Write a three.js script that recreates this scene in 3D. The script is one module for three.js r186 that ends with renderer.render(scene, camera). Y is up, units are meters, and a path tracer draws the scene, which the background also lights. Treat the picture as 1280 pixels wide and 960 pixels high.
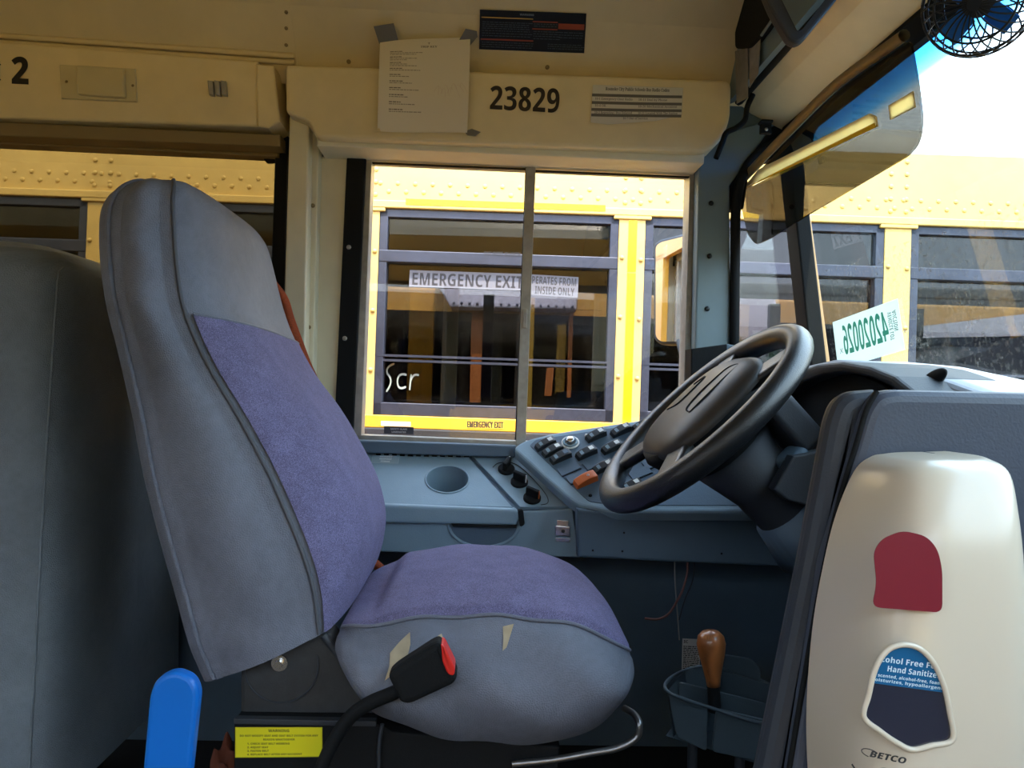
import * as THREE from 'three';
import { RoundedBoxGeometry } from 'three/addons/geometries/RoundedBoxGeometry.js';
import { mergeGeometries, mergeVertices } from 'three/addons/utils/BufferGeometryUtils.js';

// ---------------------------------------------------------------- camera, sky, sun, exposure
const scene = new THREE.Scene();
const EYE = 0.8;
const camera = new THREE.PerspectiveCamera(53.13, 4 / 3, 0.02, 200);
camera.position.set(0, EYE, 0);
camera.rotation.order = 'YXZ';
camera.rotation.set(THREE.MathUtils.degToRad(0.6), THREE.MathUtils.degToRad(-2.5), THREE.MathUtils.degToRad(1.9));
camera.updateMatrixWorld(true);
scene.add(camera);

const renderer = new THREE.WebGLRenderer();
renderer.toneMapping = THREE.LinearToneMapping;
renderer.toneMappingExposure = 2.85;
renderer.shadowMap.enabled = true;

{ // pale hazy sky: near white at the horizon, light blue overhead
  const w = 8, h = 64, d = new Float32Array(w * h * 4);
  for (let y = 0; y < h; y++) for (let x = 0; x < w; x++) {
    const el = Math.max(0, (y + 0.5) / h * 2 - 1), k = (y * w + x) * 4;
    d[k] = 0.84 - 0.34 * el; d[k + 1] = 0.95 - 0.22 * el; d[k + 2] = 1.1; d[k + 3] = 1;
  }
  const t = new THREE.DataTexture(d, w, h, THREE.RGBAFormat, THREE.FloatType);
  t.mapping = THREE.EquirectangularReflectionMapping; t.magFilter = THREE.LinearFilter; t.needsUpdate = true;
  scene.background = t; scene.backgroundIntensity = 2.6;
}
const sun = new THREE.DirectionalLight(0xfff2de, 4.1);
sun.position.set(0.6, 8.5, 4.6); sun.target.position.set(0, 0, 0);
sun.castShadow = true; sun.shadow.mapSize.set(2048, 2048); sun.shadow.radius = 2;
Object.assign(sun.shadow.camera, { left: -10, right: 10, top: 10, bottom: -10, near: 0.1, far: 40 });
scene.add(sun, sun.target);

// ---------------------------------------------------------------- helpers
const V = (x, y, z) => new THREE.Vector3(x, y, z);
const F = 480 / Math.tan(THREE.MathUtils.degToRad(53.13 / 2));
const ray = (px, py) => V((px - 640) / F, (480 - py) / F, -1).applyQuaternion(camera.quaternion);
const O = camera.position.clone();
const pz = (px, py, z) => { const d = ray(px, py); return O.clone().addScaledVector(d, (z - O.z) / d.z); };
const pX = (px, py, x) => { const d = ray(px, py); return O.clone().addScaledVector(d, (x - O.x) / d.x); };
const onPlane = (px, py, P) => { const d = ray(px, py); return O.clone().addScaledVector(d, P.n.dot(P.o.clone().sub(O)) / P.n.dot(d)); };
function plane3(a, b, c) { // basis: e1 along a->b, n towards the viewer
  const e1 = b.clone().sub(a).normalize(); let n = e1.clone().cross(c.clone().sub(a)).normalize();
  if (n.dot(a.clone().sub(O)) > 0) n.negate();
  const e2 = n.clone().cross(e1); return { o: a.clone(), e1, e2, n };
}
const to2 = (p, P) => { const d = p.clone().sub(P.o); return new THREE.Vector2(d.dot(P.e1), d.dot(P.e2)); };
const basis = (P, o = P.o) => new THREE.Matrix4().makeBasis(P.e1, P.e2, P.n).setPosition(o);
let seed = 7; const rnd = () => { seed = (seed * 1664525 + 1013904223) >>> 0; return seed / 4294967296; };
const hash = (x, y, s) => { let h = (x * 374761393 + y * 668265263 + s * 974634) | 0; h = Math.imul(h ^ (h >>> 13), 1274126177); return ((h ^ (h >>> 16)) >>> 0) / 4294967296; };
function vnoise(x, y, per, s) { const xi = Math.floor(x), yi = Math.floor(y), u = x - xi, v = y - yi, m = (a) => ((a % per) + per) % per; const f = (t) => t * t * (3 - 2 * t); const a = hash(m(xi), m(yi), s), b = hash(m(xi + 1), m(yi), s), c = hash(m(xi), m(yi + 1), s), d = hash(m(xi + 1), m(yi + 1), s); return (a + (b - a) * f(u)) * (1 - f(v)) + (c + (d - c) * f(u)) * f(v); }
function fbm(x, y, per, s, oct = 4) { let a = 0, w = 0.5, p = per; for (let i = 0; i < oct; i++) { a += w * vnoise(x * p, y * p, p, s + i); p *= 2; w *= 0.5; } return a; }
function tex(size, fn, srgb, rep = 1) {
  const d = new Uint8Array(size * size * 4);
  for (let y = 0; y < size; y++) for (let x = 0; x < size; x++) { const c = fn(x / size, y / size, x, y), k = (y * size + x) * 4; d[k] = c[0]; d[k + 1] = c[1]; d[k + 2] = c[2]; d[k + 3] = 255; }
  const t = new THREE.DataTexture(d, size, size); t.wrapS = t.wrapT = THREE.RepeatWrapping; t.magFilter = THREE.LinearFilter; t.minFilter = THREE.LinearMipmapLinearFilter; t.generateMipmaps = true;
  if (srgb) t.colorSpace = THREE.SRGBColorSpace; t.repeat.set(rep, rep); t.needsUpdate = true; return t;
}
const g3 = (v) => { const c = Math.max(0, Math.min(255, v)); return [c, c, c]; };
// cell pattern for vinyl grain
function cells(u, v, n, s) { let d1 = 9, d2 = 9; const x = u * n, y = v * n, xi = Math.floor(x), yi = Math.floor(y); for (let j = -1; j <= 1; j++) for (let i = -1; i <= 1; i++) { const cx = ((xi + i) % n + n) % n, cy = ((yi + j) % n + n) % n; const dx = xi + i + hash(cx, cy, s) - x, dy = yi + j + hash(cx, cy, s + 9) - y, d = Math.sqrt(dx * dx + dy * dy); if (d < d1) { d2 = d1; d1 = d; } else if (d < d2) d2 = d; } return d2 - d1; }
const T = {
  leather: tex(512, (u, v) => g3(255 * (0.75 * Math.min(1, cells(u, v, 90, 3) * 2.2) + 0.25 * fbm(u, v, 8, 2))), false, 4),
  vinylC: tex(512, (u, v) => { const f = fbm(u, v, 6, 11, 5), g = fbm(u, v, 60, 4, 2); const b = 236 + (f - 0.5) * 46 + (g - 0.4) * 22; return [Math.min(255, b), Math.min(255, b), Math.min(255, b)]; }, true, 2),
  fabricC: tex(512, (u, v, x, y) => { const r = hash(x >> 1, y, 5), q = hash(x, y >> 1, 8), f = fbm(u, v, 10, 21); const k = 0.78 + (f - 0.5) * 0.14 + (r - 0.5) * 0.42 + (q - 0.5) * 0.26; return [255 * k, 250 * k, 255 * k].map((c) => Math.max(0, Math.min(255, c))); }, true, 5),
  fabricB: tex(512, (u, v, x, y) => g3(255 * (0.5 + 0.25 * Math.sin(x * Math.PI / 2) * Math.sin(y * Math.PI / 2) + 0.3 * (hash(x, y, 3) - 0.5))), false, 5),
  plastic: tex(512, (u, v) => g3(255 * (0.5 + 0.7 * (fbm(u, v, 100, 6, 2) - 0.4))), false, 6),
  paint: tex(512, (u, v) => { const f = fbm(u, v, 4, 31, 6), g = fbm(u, v, 24, 13, 3); const b = 240 + (f - 0.5) * 30 + (g - 0.45) * 16; return [b, b - 1, b - 3].map((c) => Math.min(255, c)); }, true, 1),
  scuff: tex(512, (u, v) => { const f = fbm(u, v, 5, 41, 6), g = fbm(u * 1, v, 40, 17, 3); const b = 215 + (f - 0.5) * 60 + (g - 0.45) * 40; return g3(b); }, true, 2),
  wood: tex(256, (u, v) => { const k = 0.8 + 0.2 * Math.sin(u * 60 + fbm(u, v, 4, 5) * 8) * 0.5; return [255 * k, 240 * k, 225 * k].map((c) => Math.min(255, c)); }, true, 4),
  dust: tex(1024, (u, v, x, y) => { const a = fbm(u, v, 120, 77, 2), c = fbm(u * 1, v * 0.4 % 1, 24, 7, 3), b = fbm(u, v, 7, 78, 4); let k = Math.max(0, a - 0.4) * 2.4 * (0.3 + 1.3 * b) + Math.max(0, c - 0.5) * 0.7; return g3(255 * k); }, false, 1.6),
};
const MAT = (o) => new THREE.MeshPhysicalMaterial(o);
const M = {
  vinyl: MAT({ color: 0x757a88, map: T.vinylC, roughness: 0.5, bumpMap: T.leather, bumpScale: 0.0006, specularIntensity: 0.5 }),
  vinylGreen: MAT({ color: 0x747f88, map: T.vinylC, roughness: 0.42, bumpMap: T.leather, bumpScale: 0.0007 }),
  piping: MAT({ color: 0x4d5058, roughness: 0.6 }),
  fabric: MAT({ color: 0x8683ac, map: T.fabricC, bumpMap: T.fabricB, bumpScale: 0.0008, roughness: 0.95, sheen: 0.4, sheenColor: new THREE.Color(0x9a98c8), sheenRoughness: 0.6 }),
  foam: MAT({ color: 0xd6c3a2, map: T.scuff, roughness: 0.95 }),
  cream: MAT({ color: 0xeedcae, map: T.paint, roughness: 0.45 }),
  creamPale: MAT({ color: 0xe8e2c6, map: T.paint, roughness: 0.5 }),
  ceiling: MAT({ color: 0xe4d3a8, map: T.paint, roughness: 0.4 }),
  brownRail: MAT({ color: 0x8f7d58, map: T.paint, roughness: 0.5, metalness: 0.2 }),
  black: MAT({ color: 0x17191b, roughness: 0.75, specularIntensity: 0.35, bumpMap: T.plastic, bumpScale: 0.0004 }),
  console: MAT({ color: 0x849dad, roughness: 0.55, map: T.paint, bumpMap: T.plastic, bumpScale: 0.0003 }),
  consoleDark: MAT({ color: 0x52677a, roughness: 0.55, map: T.paint, bumpMap: T.plastic, bumpScale: 0.0003 }),
  pillarGrey: MAT({ color: 0x6f838c, roughness: 0.5, map: T.paint }),
  charcoal: MAT({ color: 0x2b3037, roughness: 0.6, bumpMap: T.plastic, bumpScale: 0.0004 }),
  dashPale: MAT({ color: 0x8a8f98, roughness: 0.6, bumpMap: T.plastic, bumpScale: 0.0004 }),
  rim: MAT({ color: 0x15171a, roughness: 0.33, bumpMap: T.leather, bumpScale: 0.0003, clearcoat: 0.3, clearcoatRoughness: 0.4 }),
  hubPad: MAT({ color: 0x3a342f, roughness: 0.45, map: T.scuff }),
  padPanel: MAT({ color: 0x434b5c, roughness: 0.5, map: T.paint, bumpMap: T.plastic, bumpScale: 0.0003 }),
  padEdge: MAT({ color: 0x2e3642, roughness: 0.55, map: T.paint, bumpMap: T.plastic, bumpScale: 0.0003 }),
  dispenser: MAT({ color: 0xd8ccb8, roughness: 0.28, clearcoat: 0.3, clearcoatRoughness: 0.2 }),
  alu: MAT({ color: 0xbdbab2, roughness: 0.4, metalness: 0.35, map: T.scuff }),
  chrome: MAT({ color: 0xd8d8d8, roughness: 0.22, metalness: 1 }),
  barSteel: MAT({ color: 0x8c8c8e, roughness: 0.38, metalness: 0.9 }),
  coverGrey: MAT({ color: 0x3b3d3f, roughness: 0.7, map: T.scuff, bumpMap: T.plastic, bumpScale: 0.0004 }),
  screw: MAT({ color: 0xb0b0ac, roughness: 0.35, metalness: 0.9 }),
  screwDark: MAT({ color: 0x2a2d30, roughness: 0.4, metalness: 0.6 }),
  glass: MAT({ color: 0xffffff, transmission: 1, roughness: 0, thickness: 0, ior: 1.45 }),
  tintGlass: MAT({ color: 0xa8a394, transmission: 1, roughness: 0, thickness: 0, ior: 1.45 }),
  wsGlass: MAT({ color: 0xe6f2ee, transmission: 1, roughness: 0, thickness: 0, ior: 1.45 }),
  visor: MAT({ color: 0x8d8984, transmission: 1, roughness: 0.02, thickness: 0, ior: 1.3 }),
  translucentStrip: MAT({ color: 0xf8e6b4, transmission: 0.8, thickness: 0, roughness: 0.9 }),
  busYellow: MAT({ color: 0xe0a834, roughness: 0.45, map: T.paint }),
  busCream: MAT({ color: 0xd8b668, roughness: 0.5, map: T.paint }),
  busWhite: MAT({ color: 0xe9e7df, roughness: 0.5, map: T.paint }),
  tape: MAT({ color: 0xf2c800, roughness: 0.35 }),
  busFrame: MAT({ color: 0x424656, roughness: 0.45, metalness: 0.4, map: T.scuff }),
  busDark: MAT({ color: 0x2b2a2e, roughness: 0.7, map: T.scuff }),
  cabinGrey: MAT({ color: 0x85868a, roughness: 0.8, map: T.scuff }),
  busGlass: MAT({ color: 0x9a98a0, transmission: 1, roughness: 0, thickness: 0, ior: 1.42 }),
  shadedYellow: MAT({ color: 0xc8792c, roughness: 0.6, map: T.paint }),  // bus yellow with its shade put into the colour
  orangeBelt: MAT({ color: 0xc85a24, roughness: 0.8, bumpMap: T.fabricB, bumpScale: 0.0005, map: T.fabricC }),
  orangeSwitch: MAT({ color: 0xd0682c, roughness: 0.4 }),
  switchBlack: MAT({ color: 0x23282c, roughness: 0.4 }),
  white: MAT({ color: 0xe8e8e4, roughness: 0.6 }),
  blue: MAT({ color: 0x1070d0, roughness: 0.35 }),
  brown: MAT({ color: 0x6b3420, roughness: 0.9, map: T.scuff }),
  red: MAT({ color: 0xe02a24, roughness: 0.35 }),
  wood: MAT({ color: 0xc07c48, roughness: 0.4, map: T.wood, clearcoat: 0.4 }),
  tapeGrey: MAT({ color: 0x77746c, roughness: 0.4, metalness: 0.3 }),
  maroon: MAT({ color: 0x7e1c2c, roughness: 0.4 }),
  asphalt: MAT({ color: 0x77736c, roughness: 0.95, map: T.scuff }),
  rubberFloor: MAT({ color: 0x1b1c1e, roughness: 0.9, map: T.scuff }),
  wireRed: MAT({ color: 0x6e4a46, roughness: 0.6 }),
  wireGrey: MAT({ color: 0x8a8884, roughness: 0.6 }),
  mirror: MAT({ color: 0xe0e2e4, roughness: 0.02, metalness: 1 }),
  lens: MAT({ color: 0xd5c79c, roughness: 0.3, map: T.paint }),
  tubBlue: MAT({ color: 0x3e4b54, roughness: 0.5, bumpMap: T.plastic, bumpScale: 0.0003 }),
};
function triUV(g) { // uv in metres from the dominant direction of each face
  if (g.index) g = g.toNonIndexed(); const p = g.attributes.position, n = g.attributes.normal, uv = new Float32Array(p.count * 2);
  for (let i = 0; i < p.count; i += 3) {
    let nx = 0, ny = 0, nz = 0; for (let k = 0; k < 3; k++) { nx += Math.abs(n.getX(i + k)); ny += Math.abs(n.getY(i + k)); nz += Math.abs(n.getZ(i + k)); }
    for (let k = 0; k < 3; k++) { const j = i + k, x = p.getX(j), y = p.getY(j), z = p.getZ(j); let a, b; if (nx >= ny && nx >= nz) { a = z; b = y; } else if (ny >= nz) { a = x; b = z; } else { a = x; b = y; } uv[j * 2] = a; uv[j * 2 + 1] = b; }
  }
  g.setAttribute('uv', new THREE.BufferAttribute(uv, 2)); return g;
}
function mesh(name, geo, mat, parent, opt = {}) {
  if (!opt.keepUV) geo = triUV(geo);
  const m = new THREE.Mesh(geo, mat); m.name = name; m.castShadow = m.receiveShadow = true;
  if (opt.matrix) { m.applyMatrix4(opt.matrix); }
  if (parent) parent.add(m); return m;
}
const used = {};
function numbered(n) { if (!(n in used)) { used[n] = 0; return n; } used[n]++; return n + '_' + String(used[n]).padStart(3, '0'); }
function thing(name, label, category, group) {
  const g = new THREE.Group(); g.name = numbered(name); g.userData = { label, category }; if (group) g.userData.group = group; scene.add(g); return g;
}
function structure(name, label, category) { const g = new THREE.Group(); g.name = numbered(name); g.userData = { kind: 'structure', label, category }; scene.add(g); return g; }
function finish(g) { // put the group's origin at the base of what it holds
  g.updateMatrixWorld(true); const b = new THREE.Box3().setFromObject(g), o = V((b.min.x + b.max.x) / 2, b.min.y, (b.min.z + b.max.z) / 2);
  for (const c of g.children) c.position.sub(o); g.position.copy(o); return g;
}
function shapeOf(pts) { const s = new THREE.Shape(); pts.forEach((p, i) => (i ? s.lineTo(p.x, p.y) : s.moveTo(p.x, p.y))); return s; }
function rounded(pts, r, seg = 5) { // polygon with rounded corners; r may be a list
  const out = []; const n = pts.length;
  for (let i = 0; i < n; i++) {
    const p = pts[i], a = pts[(i + n - 1) % n], b = pts[(i + 1) % n]; let rr = Array.isArray(r) ? r[i] : r;
    const da = a.clone().sub(p), db = b.clone().sub(p); rr = Math.min(rr, da.length() * 0.49, db.length() * 0.49);
    if (rr < 1e-5) { out.push(p.clone()); continue; }
    const A = p.clone().add(da.setLength(rr)), B = p.clone().add(db.setLength(rr));
    for (let k = 0; k <= seg; k++) { const t = k / seg; out.push(new THREE.Vector2((1 - t) * (1 - t) * A.x + 2 * t * (1 - t) * p.x + t * t * B.x, (1 - t) * (1 - t) * A.y + 2 * t * (1 - t) * p.y + t * t * B.y)); }
  }
  return out;
}
// plate whose front face lies on plane P (pixel outline), extruded away from the viewer by th
function plate2(pts2, th, bevel = 0, holes = []) {
  const s = shapeOf(pts2); for (const h of holes) s.holes.push(new THREE.Path(h));
  const g = new THREE.ExtrudeGeometry(s, { depth: Math.max(1e-4, th - 2 * bevel), bevelEnabled: bevel > 0, bevelThickness: bevel, bevelSize: bevel, bevelOffset: -bevel, bevelSegments: 3, curveSegments: 16 });
  g.translate(0, 0, -th + bevel); return g;
}
const ZP = (z) => ({ o: V(0, 0, z), e1: V(1, 0, 0), e2: V(0, 1, 0), n: V(0, 0, 1) });
function slab(P, px, th, { bevel = 0, r = 0, lift = 0, holes = [] } = {}) {
  if (typeof P === 'number') P = ZP(P);
  let p2 = px.map(([x, y]) => to2(onPlane(x, y, P), P)); if (THREE.ShapeUtils.isClockWise(p2)) p2.reverse(), Array.isArray(r) && (r = r.slice().reverse());
  if (r) p2 = rounded(p2, r);
  const h2 = holes.map((h) => h.map(([x, y]) => to2(onPlane(x, y, P), P)));
  const g = plate2(p2, th, bevel, h2); g.translate(0, 0, lift); g.applyMatrix4(basis(P)); return g;
}
function barZ(a, b, w, z, th, bevel = 0.001) { // straight bar between two pixels on plane z, w metres wide
  const A = pz(a[0], a[1], z), B = pz(b[0], b[1], z), d = B.clone().sub(A), L = d.length();
  const g = new RoundedBoxGeometry(L, w, th, 2, Math.min(bevel, w / 3, th / 3)); g.translate(L / 2, 0, -th / 2);
  const e1 = d.normalize(), n = V(0, 0, 1), e2 = n.clone().cross(e1); return g.applyMatrix4(new THREE.Matrix4().makeBasis(e1, e2, n).setPosition(A));
}
function box(x0, x1, y0, y1, z0, z1, r = 0) { const g = r ? new RoundedBoxGeometry(x1 - x0, y1 - y0, z1 - z0, 3, r) : new THREE.BoxGeometry(x1 - x0, y1 - y0, z1 - z0); return g.translate((x0 + x1) / 2, (y0 + y1) / 2, (z0 + z1) / 2); }
function tube(pts, r, seg = 40, rs = 8, closed = false) { return new THREE.TubeGeometry(new THREE.CatmullRomCurve3(pts, closed, 'centripetal'), seg, r, rs, closed); }
function cyl(a, b, r0, r1 = r0, seg = 20) { const d = b.clone().sub(a), g = new THREE.CylinderGeometry(r1, r0, d.length(), seg); g.translate(0, d.length() / 2, 0); return g.applyQuaternion(new THREE.Quaternion().setFromUnitVectors(V(0, 1, 0), d.clone().normalize())).translate(a.x, a.y, a.z); }
function grid(fn, nu, nv, closedU = false) { // fn(u, v) -> Vector3 ; uv in metres
  const pos = [], uv = [], idx = []; const P = [];
  for (let j = 0; j <= nv; j++) for (let i = 0; i <= nu; i++) { const p = fn(i / nu, j / nv); P.push(p); pos.push(p.x, p.y, p.z); }
  for (let j = 0; j <= nv; j++) { let l = 0; for (let i = 0; i <= nu; i++) { const k = j * (nu + 1) + i; if (i) l += P[k].distanceTo(P[k - 1]); let m = 0; uv.push(l, 0); } }
  for (let i = 0; i <= nu; i++) { let l = 0; for (let j = 0; j <= nv; j++) { const k = j * (nu + 1) + i; if (j) l += P[k].distanceTo(P[k - nu - 1]); uv[k * 2 + 1] = l; } }
  for (let j = 0; j < nv; j++) for (let i = 0; i < nu; i++) { const a = j * (nu + 1) + i, b = a + 1, c = a + nu + 1, d = c + 1; idx.push(a, b, d, a, d, c); }
  const g = new THREE.BufferGeometry(); g.setAttribute('position', new THREE.Float32BufferAttribute(pos, 3)); g.setAttribute('uv', new THREE.Float32BufferAttribute(uv, 2)); g.setIndex(idx);
  if (closedU) { const w = new THREE.BufferGeometry(); w.setAttribute('position', g.attributes.position); w.setIndex(idx); g.computeVertexNormals(); const n = g.attributes.normal; for (let j = 0; j <= nv; j++) { const a = j * (nu + 1), b = a + nu; const s = V(n.getX(a) + n.getX(b), n.getY(a) + n.getY(b), n.getZ(a) + n.getZ(b)).normalize(); n.setXYZ(a, s.x, s.y, s.z); n.setXYZ(b, s.x, s.y, s.z); } } else g.computeVertexNormals();
  return g;
}
const merge = (gs) => mergeGeometries(gs.map((g) => { g = g.index ? g.toNonIndexed() : g; if (!g.attributes.uv) g.setAttribute('uv', new THREE.BufferAttribute(new Float32Array(g.attributes.position.count * 2), 2)); return g; }));
const crSpline = (list) => (t) => { const n = list.length - 1, x = Math.min(n - 1e-6, Math.max(0, t * n)), i = Math.floor(x), f = x - i, g = (k) => list[Math.max(0, Math.min(n, k))]; const p0 = g(i - 1), p1 = g(i), p2 = g(i + 1), p3 = g(i + 2); return 0.5 * (2 * p1 + (p2 - p0) * f + (2 * p0 - 5 * p1 + 4 * p2 - p3) * f * f + (3 * p1 - p0 - 3 * p2 + p3) * f * f * f); };
// lettering and print
function canvasMat(w, h, draw, opt = {}) {
  const c = document.createElement('canvas'); c.width = w; c.height = h; const x = c.getContext('2d'); draw(x, w, h);
  const t = new THREE.CanvasTexture(c); t.colorSpace = THREE.SRGBColorSpace; t.anisotropy = 8;
  return MAT({ map: t, roughness: 0.6, ...opt });
}
function fit(x, str, cx, base, w, h) { x.save(); x.textAlign = 'center'; const m = x.measureText(str); const asc = m.actualBoundingBoxAscent || 1; x.translate(cx, base); x.scale(w / m.width, h / asc); x.fillText(str, 0, 0); x.restore(); }
function quadGeo(a, b, c, d, n = 1) { // corners: top left, top right, bottom right, bottom left (as read)
  const pos = [], uv = [], idx = [];
  for (let j = 0; j <= n; j++) for (let i = 0; i <= n; i++) { const u = i / n, v = j / n; const p = a.clone().lerp(b, u).lerp(d.clone().lerp(c, u), v); pos.push(p.x, p.y, p.z); uv.push(u, 1 - v); }
  for (let j = 0; j < n; j++) for (let i = 0; i < n; i++) { const k = j * (n + 1) + i; idx.push(k, k + n + 1, k + 1, k + 1, k + n + 1, k + n + 2); }
  const g = new THREE.BufferGeometry(); g.setAttribute('position', new THREE.Float32BufferAttribute(pos, 3)); g.setAttribute('uv', new THREE.Float32BufferAttribute(uv, 2)); g.setIndex(idx); g.computeVertexNormals(); return g;
}
const quadZ = (z, px) => quadGeo(...px.map(([x, y]) => pz(x, y, z)));
function screwAt(p, n, r, mat, parent, name = 'screw') { const g = new THREE.SphereGeometry(r, 10, 6, 0, Math.PI * 2, 0, Math.PI / 2).scale(1, 0.6, 1); g.applyQuaternion(new THREE.Quaternion().setFromUnitVectors(V(0, 1, 0), n)); g.translate(p.x, p.y, p.z); return mesh(name, g, mat, parent); }

// ================================================================ the bus shell
const ZW = -1.75;                     // inner face of the driver's side wall
const X0 = -4.2, XF = 0.95, ZR = 0.62; // rear end, front end, door-side wall
const FLOOR = 0;
{
  const f = structure('floor', 'black rubber floor of the driver platform', 'floor');
  mesh('floor_slab', box(X0, XF, -0.08, FLOOR, ZW - 0.05, ZR + 0.05), M.rubberFloor, f);
}
const CEIL = [[-1.70, 0.66], [-1.66, 0.715], [-1.60, 0.785], [-1.50, 0.865], [-1.32, 0.95], [-1.0, 1.03], [-0.57, 1.07], [-0.14, 1.03], [0.2, 0.95], [0.4, 0.86], [0.53, 0.76], [0.62, 0.62]];
const XC = 0.535; // where the ceiling meets the front bulkhead
const ceilHit = (px, py, lift = 0.003) => { // point on the ceiling's skin
  const d = ray(px, py); for (let i = 0; i < CEIL.length - 1; i++) { const [z0, y0] = CEIL[i], [z1, y1] = CEIL[i + 1], Y0 = y0 + EYE, Y1 = y1 + EYE; const dz = z1 - z0, dy = Y1 - Y0; const den = d.y * dz - d.z * dy; const t = ((Y0 - O.y) * dz - (z0 - O.z) * dy) / den; const p = O.clone().addScaledVector(d, t); const s = (p.z - z0) / dz; if (t > 0 && s >= -0.001 && s <= 1.001) { const n = V(0, -dz, dy).normalize(); return { p: p.addScaledVector(n, lift), n }; } } return null;
};
{
  const c = structure('ceiling', 'curved cream painted metal bus ceiling', 'ceiling');
  const prof = (z, y, o) => V(0, y + EYE + o, z);
  const sm = new THREE.SplineCurve(CEIL.map(([z, y]) => new THREE.Vector2(z, y)));
  const sheet = (x0, x1, o = 0) => {
    const s = new THREE.Shape(); CEIL.forEach(([z, y], i) => (i ? s.lineTo(-z, y + EYE) : s.moveTo(-z, y + EYE)));
    for (let i = CEIL.length - 1; i >= 0; i--) { const [z, y] = CEIL[i]; const k = (z + 0.57) / 1.13; s.lineTo(-(z + k * 0.05), y + EYE + 0.045); }
    const g = new THREE.ExtrudeGeometry(s, { depth: x1 - x0, bevelEnabled: false }); g.rotateY(Math.PI / 2); g.translate(x0, 0, 0); return g;
  };
  const seam = ceilHit(355, 30).p.x;
  mesh('ceiling_panel', sheet(seam, XC + 0.1), M.ceiling, c);
  mesh('ceiling_panel', sheet(X0, seam - 0.002), M.ceiling, c);
  mesh('seam_lap', merge([0, 1, 2, 3].map((i) => { const [z0, y0] = CEIL[i], [z1, y1] = CEIL[i + 1]; const g = new THREE.BoxGeometry(0.025, 0.0025, Math.hypot(z1 - z0, y1 - y0) + 0.002); g.rotateX(-Math.atan2(y1 - y0, z1 - z0)); return g.translate(seam + 0.006, (y0 + y1) / 2 + EYE - 0.001, (z0 + z1) / 2); })), M.ceiling, c);
  for (const y of [-10, 15, 35, 56, 76]) { const h = ceilHit(358, y, 0.002); if (h) screwAt(h.p, h.n, 0.004, M.brownRail, c, 'rivet'); }
  const rl = [ceilHit(-300, 22).p, ceilHit(0, 44).p, ceilHit(368, 70).p];
  mesh('ceiling_rail', merge([0.0, 0.011].map((k) => tube([rl[0], rl[1], rl[2]].map((p) => p.clone().add(V(0, -k, -k * 0.6))), 0.006, 8, 6))), M.ceiling, c);
  for (const [x, y] of [[436, 77], [684, 84]]) { const h = ceilHit(x, y, 0.001); if (h) screwAt(h.p, h.n, 0.005, M.brownRail, c, 'rivet'); }
}
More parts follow.
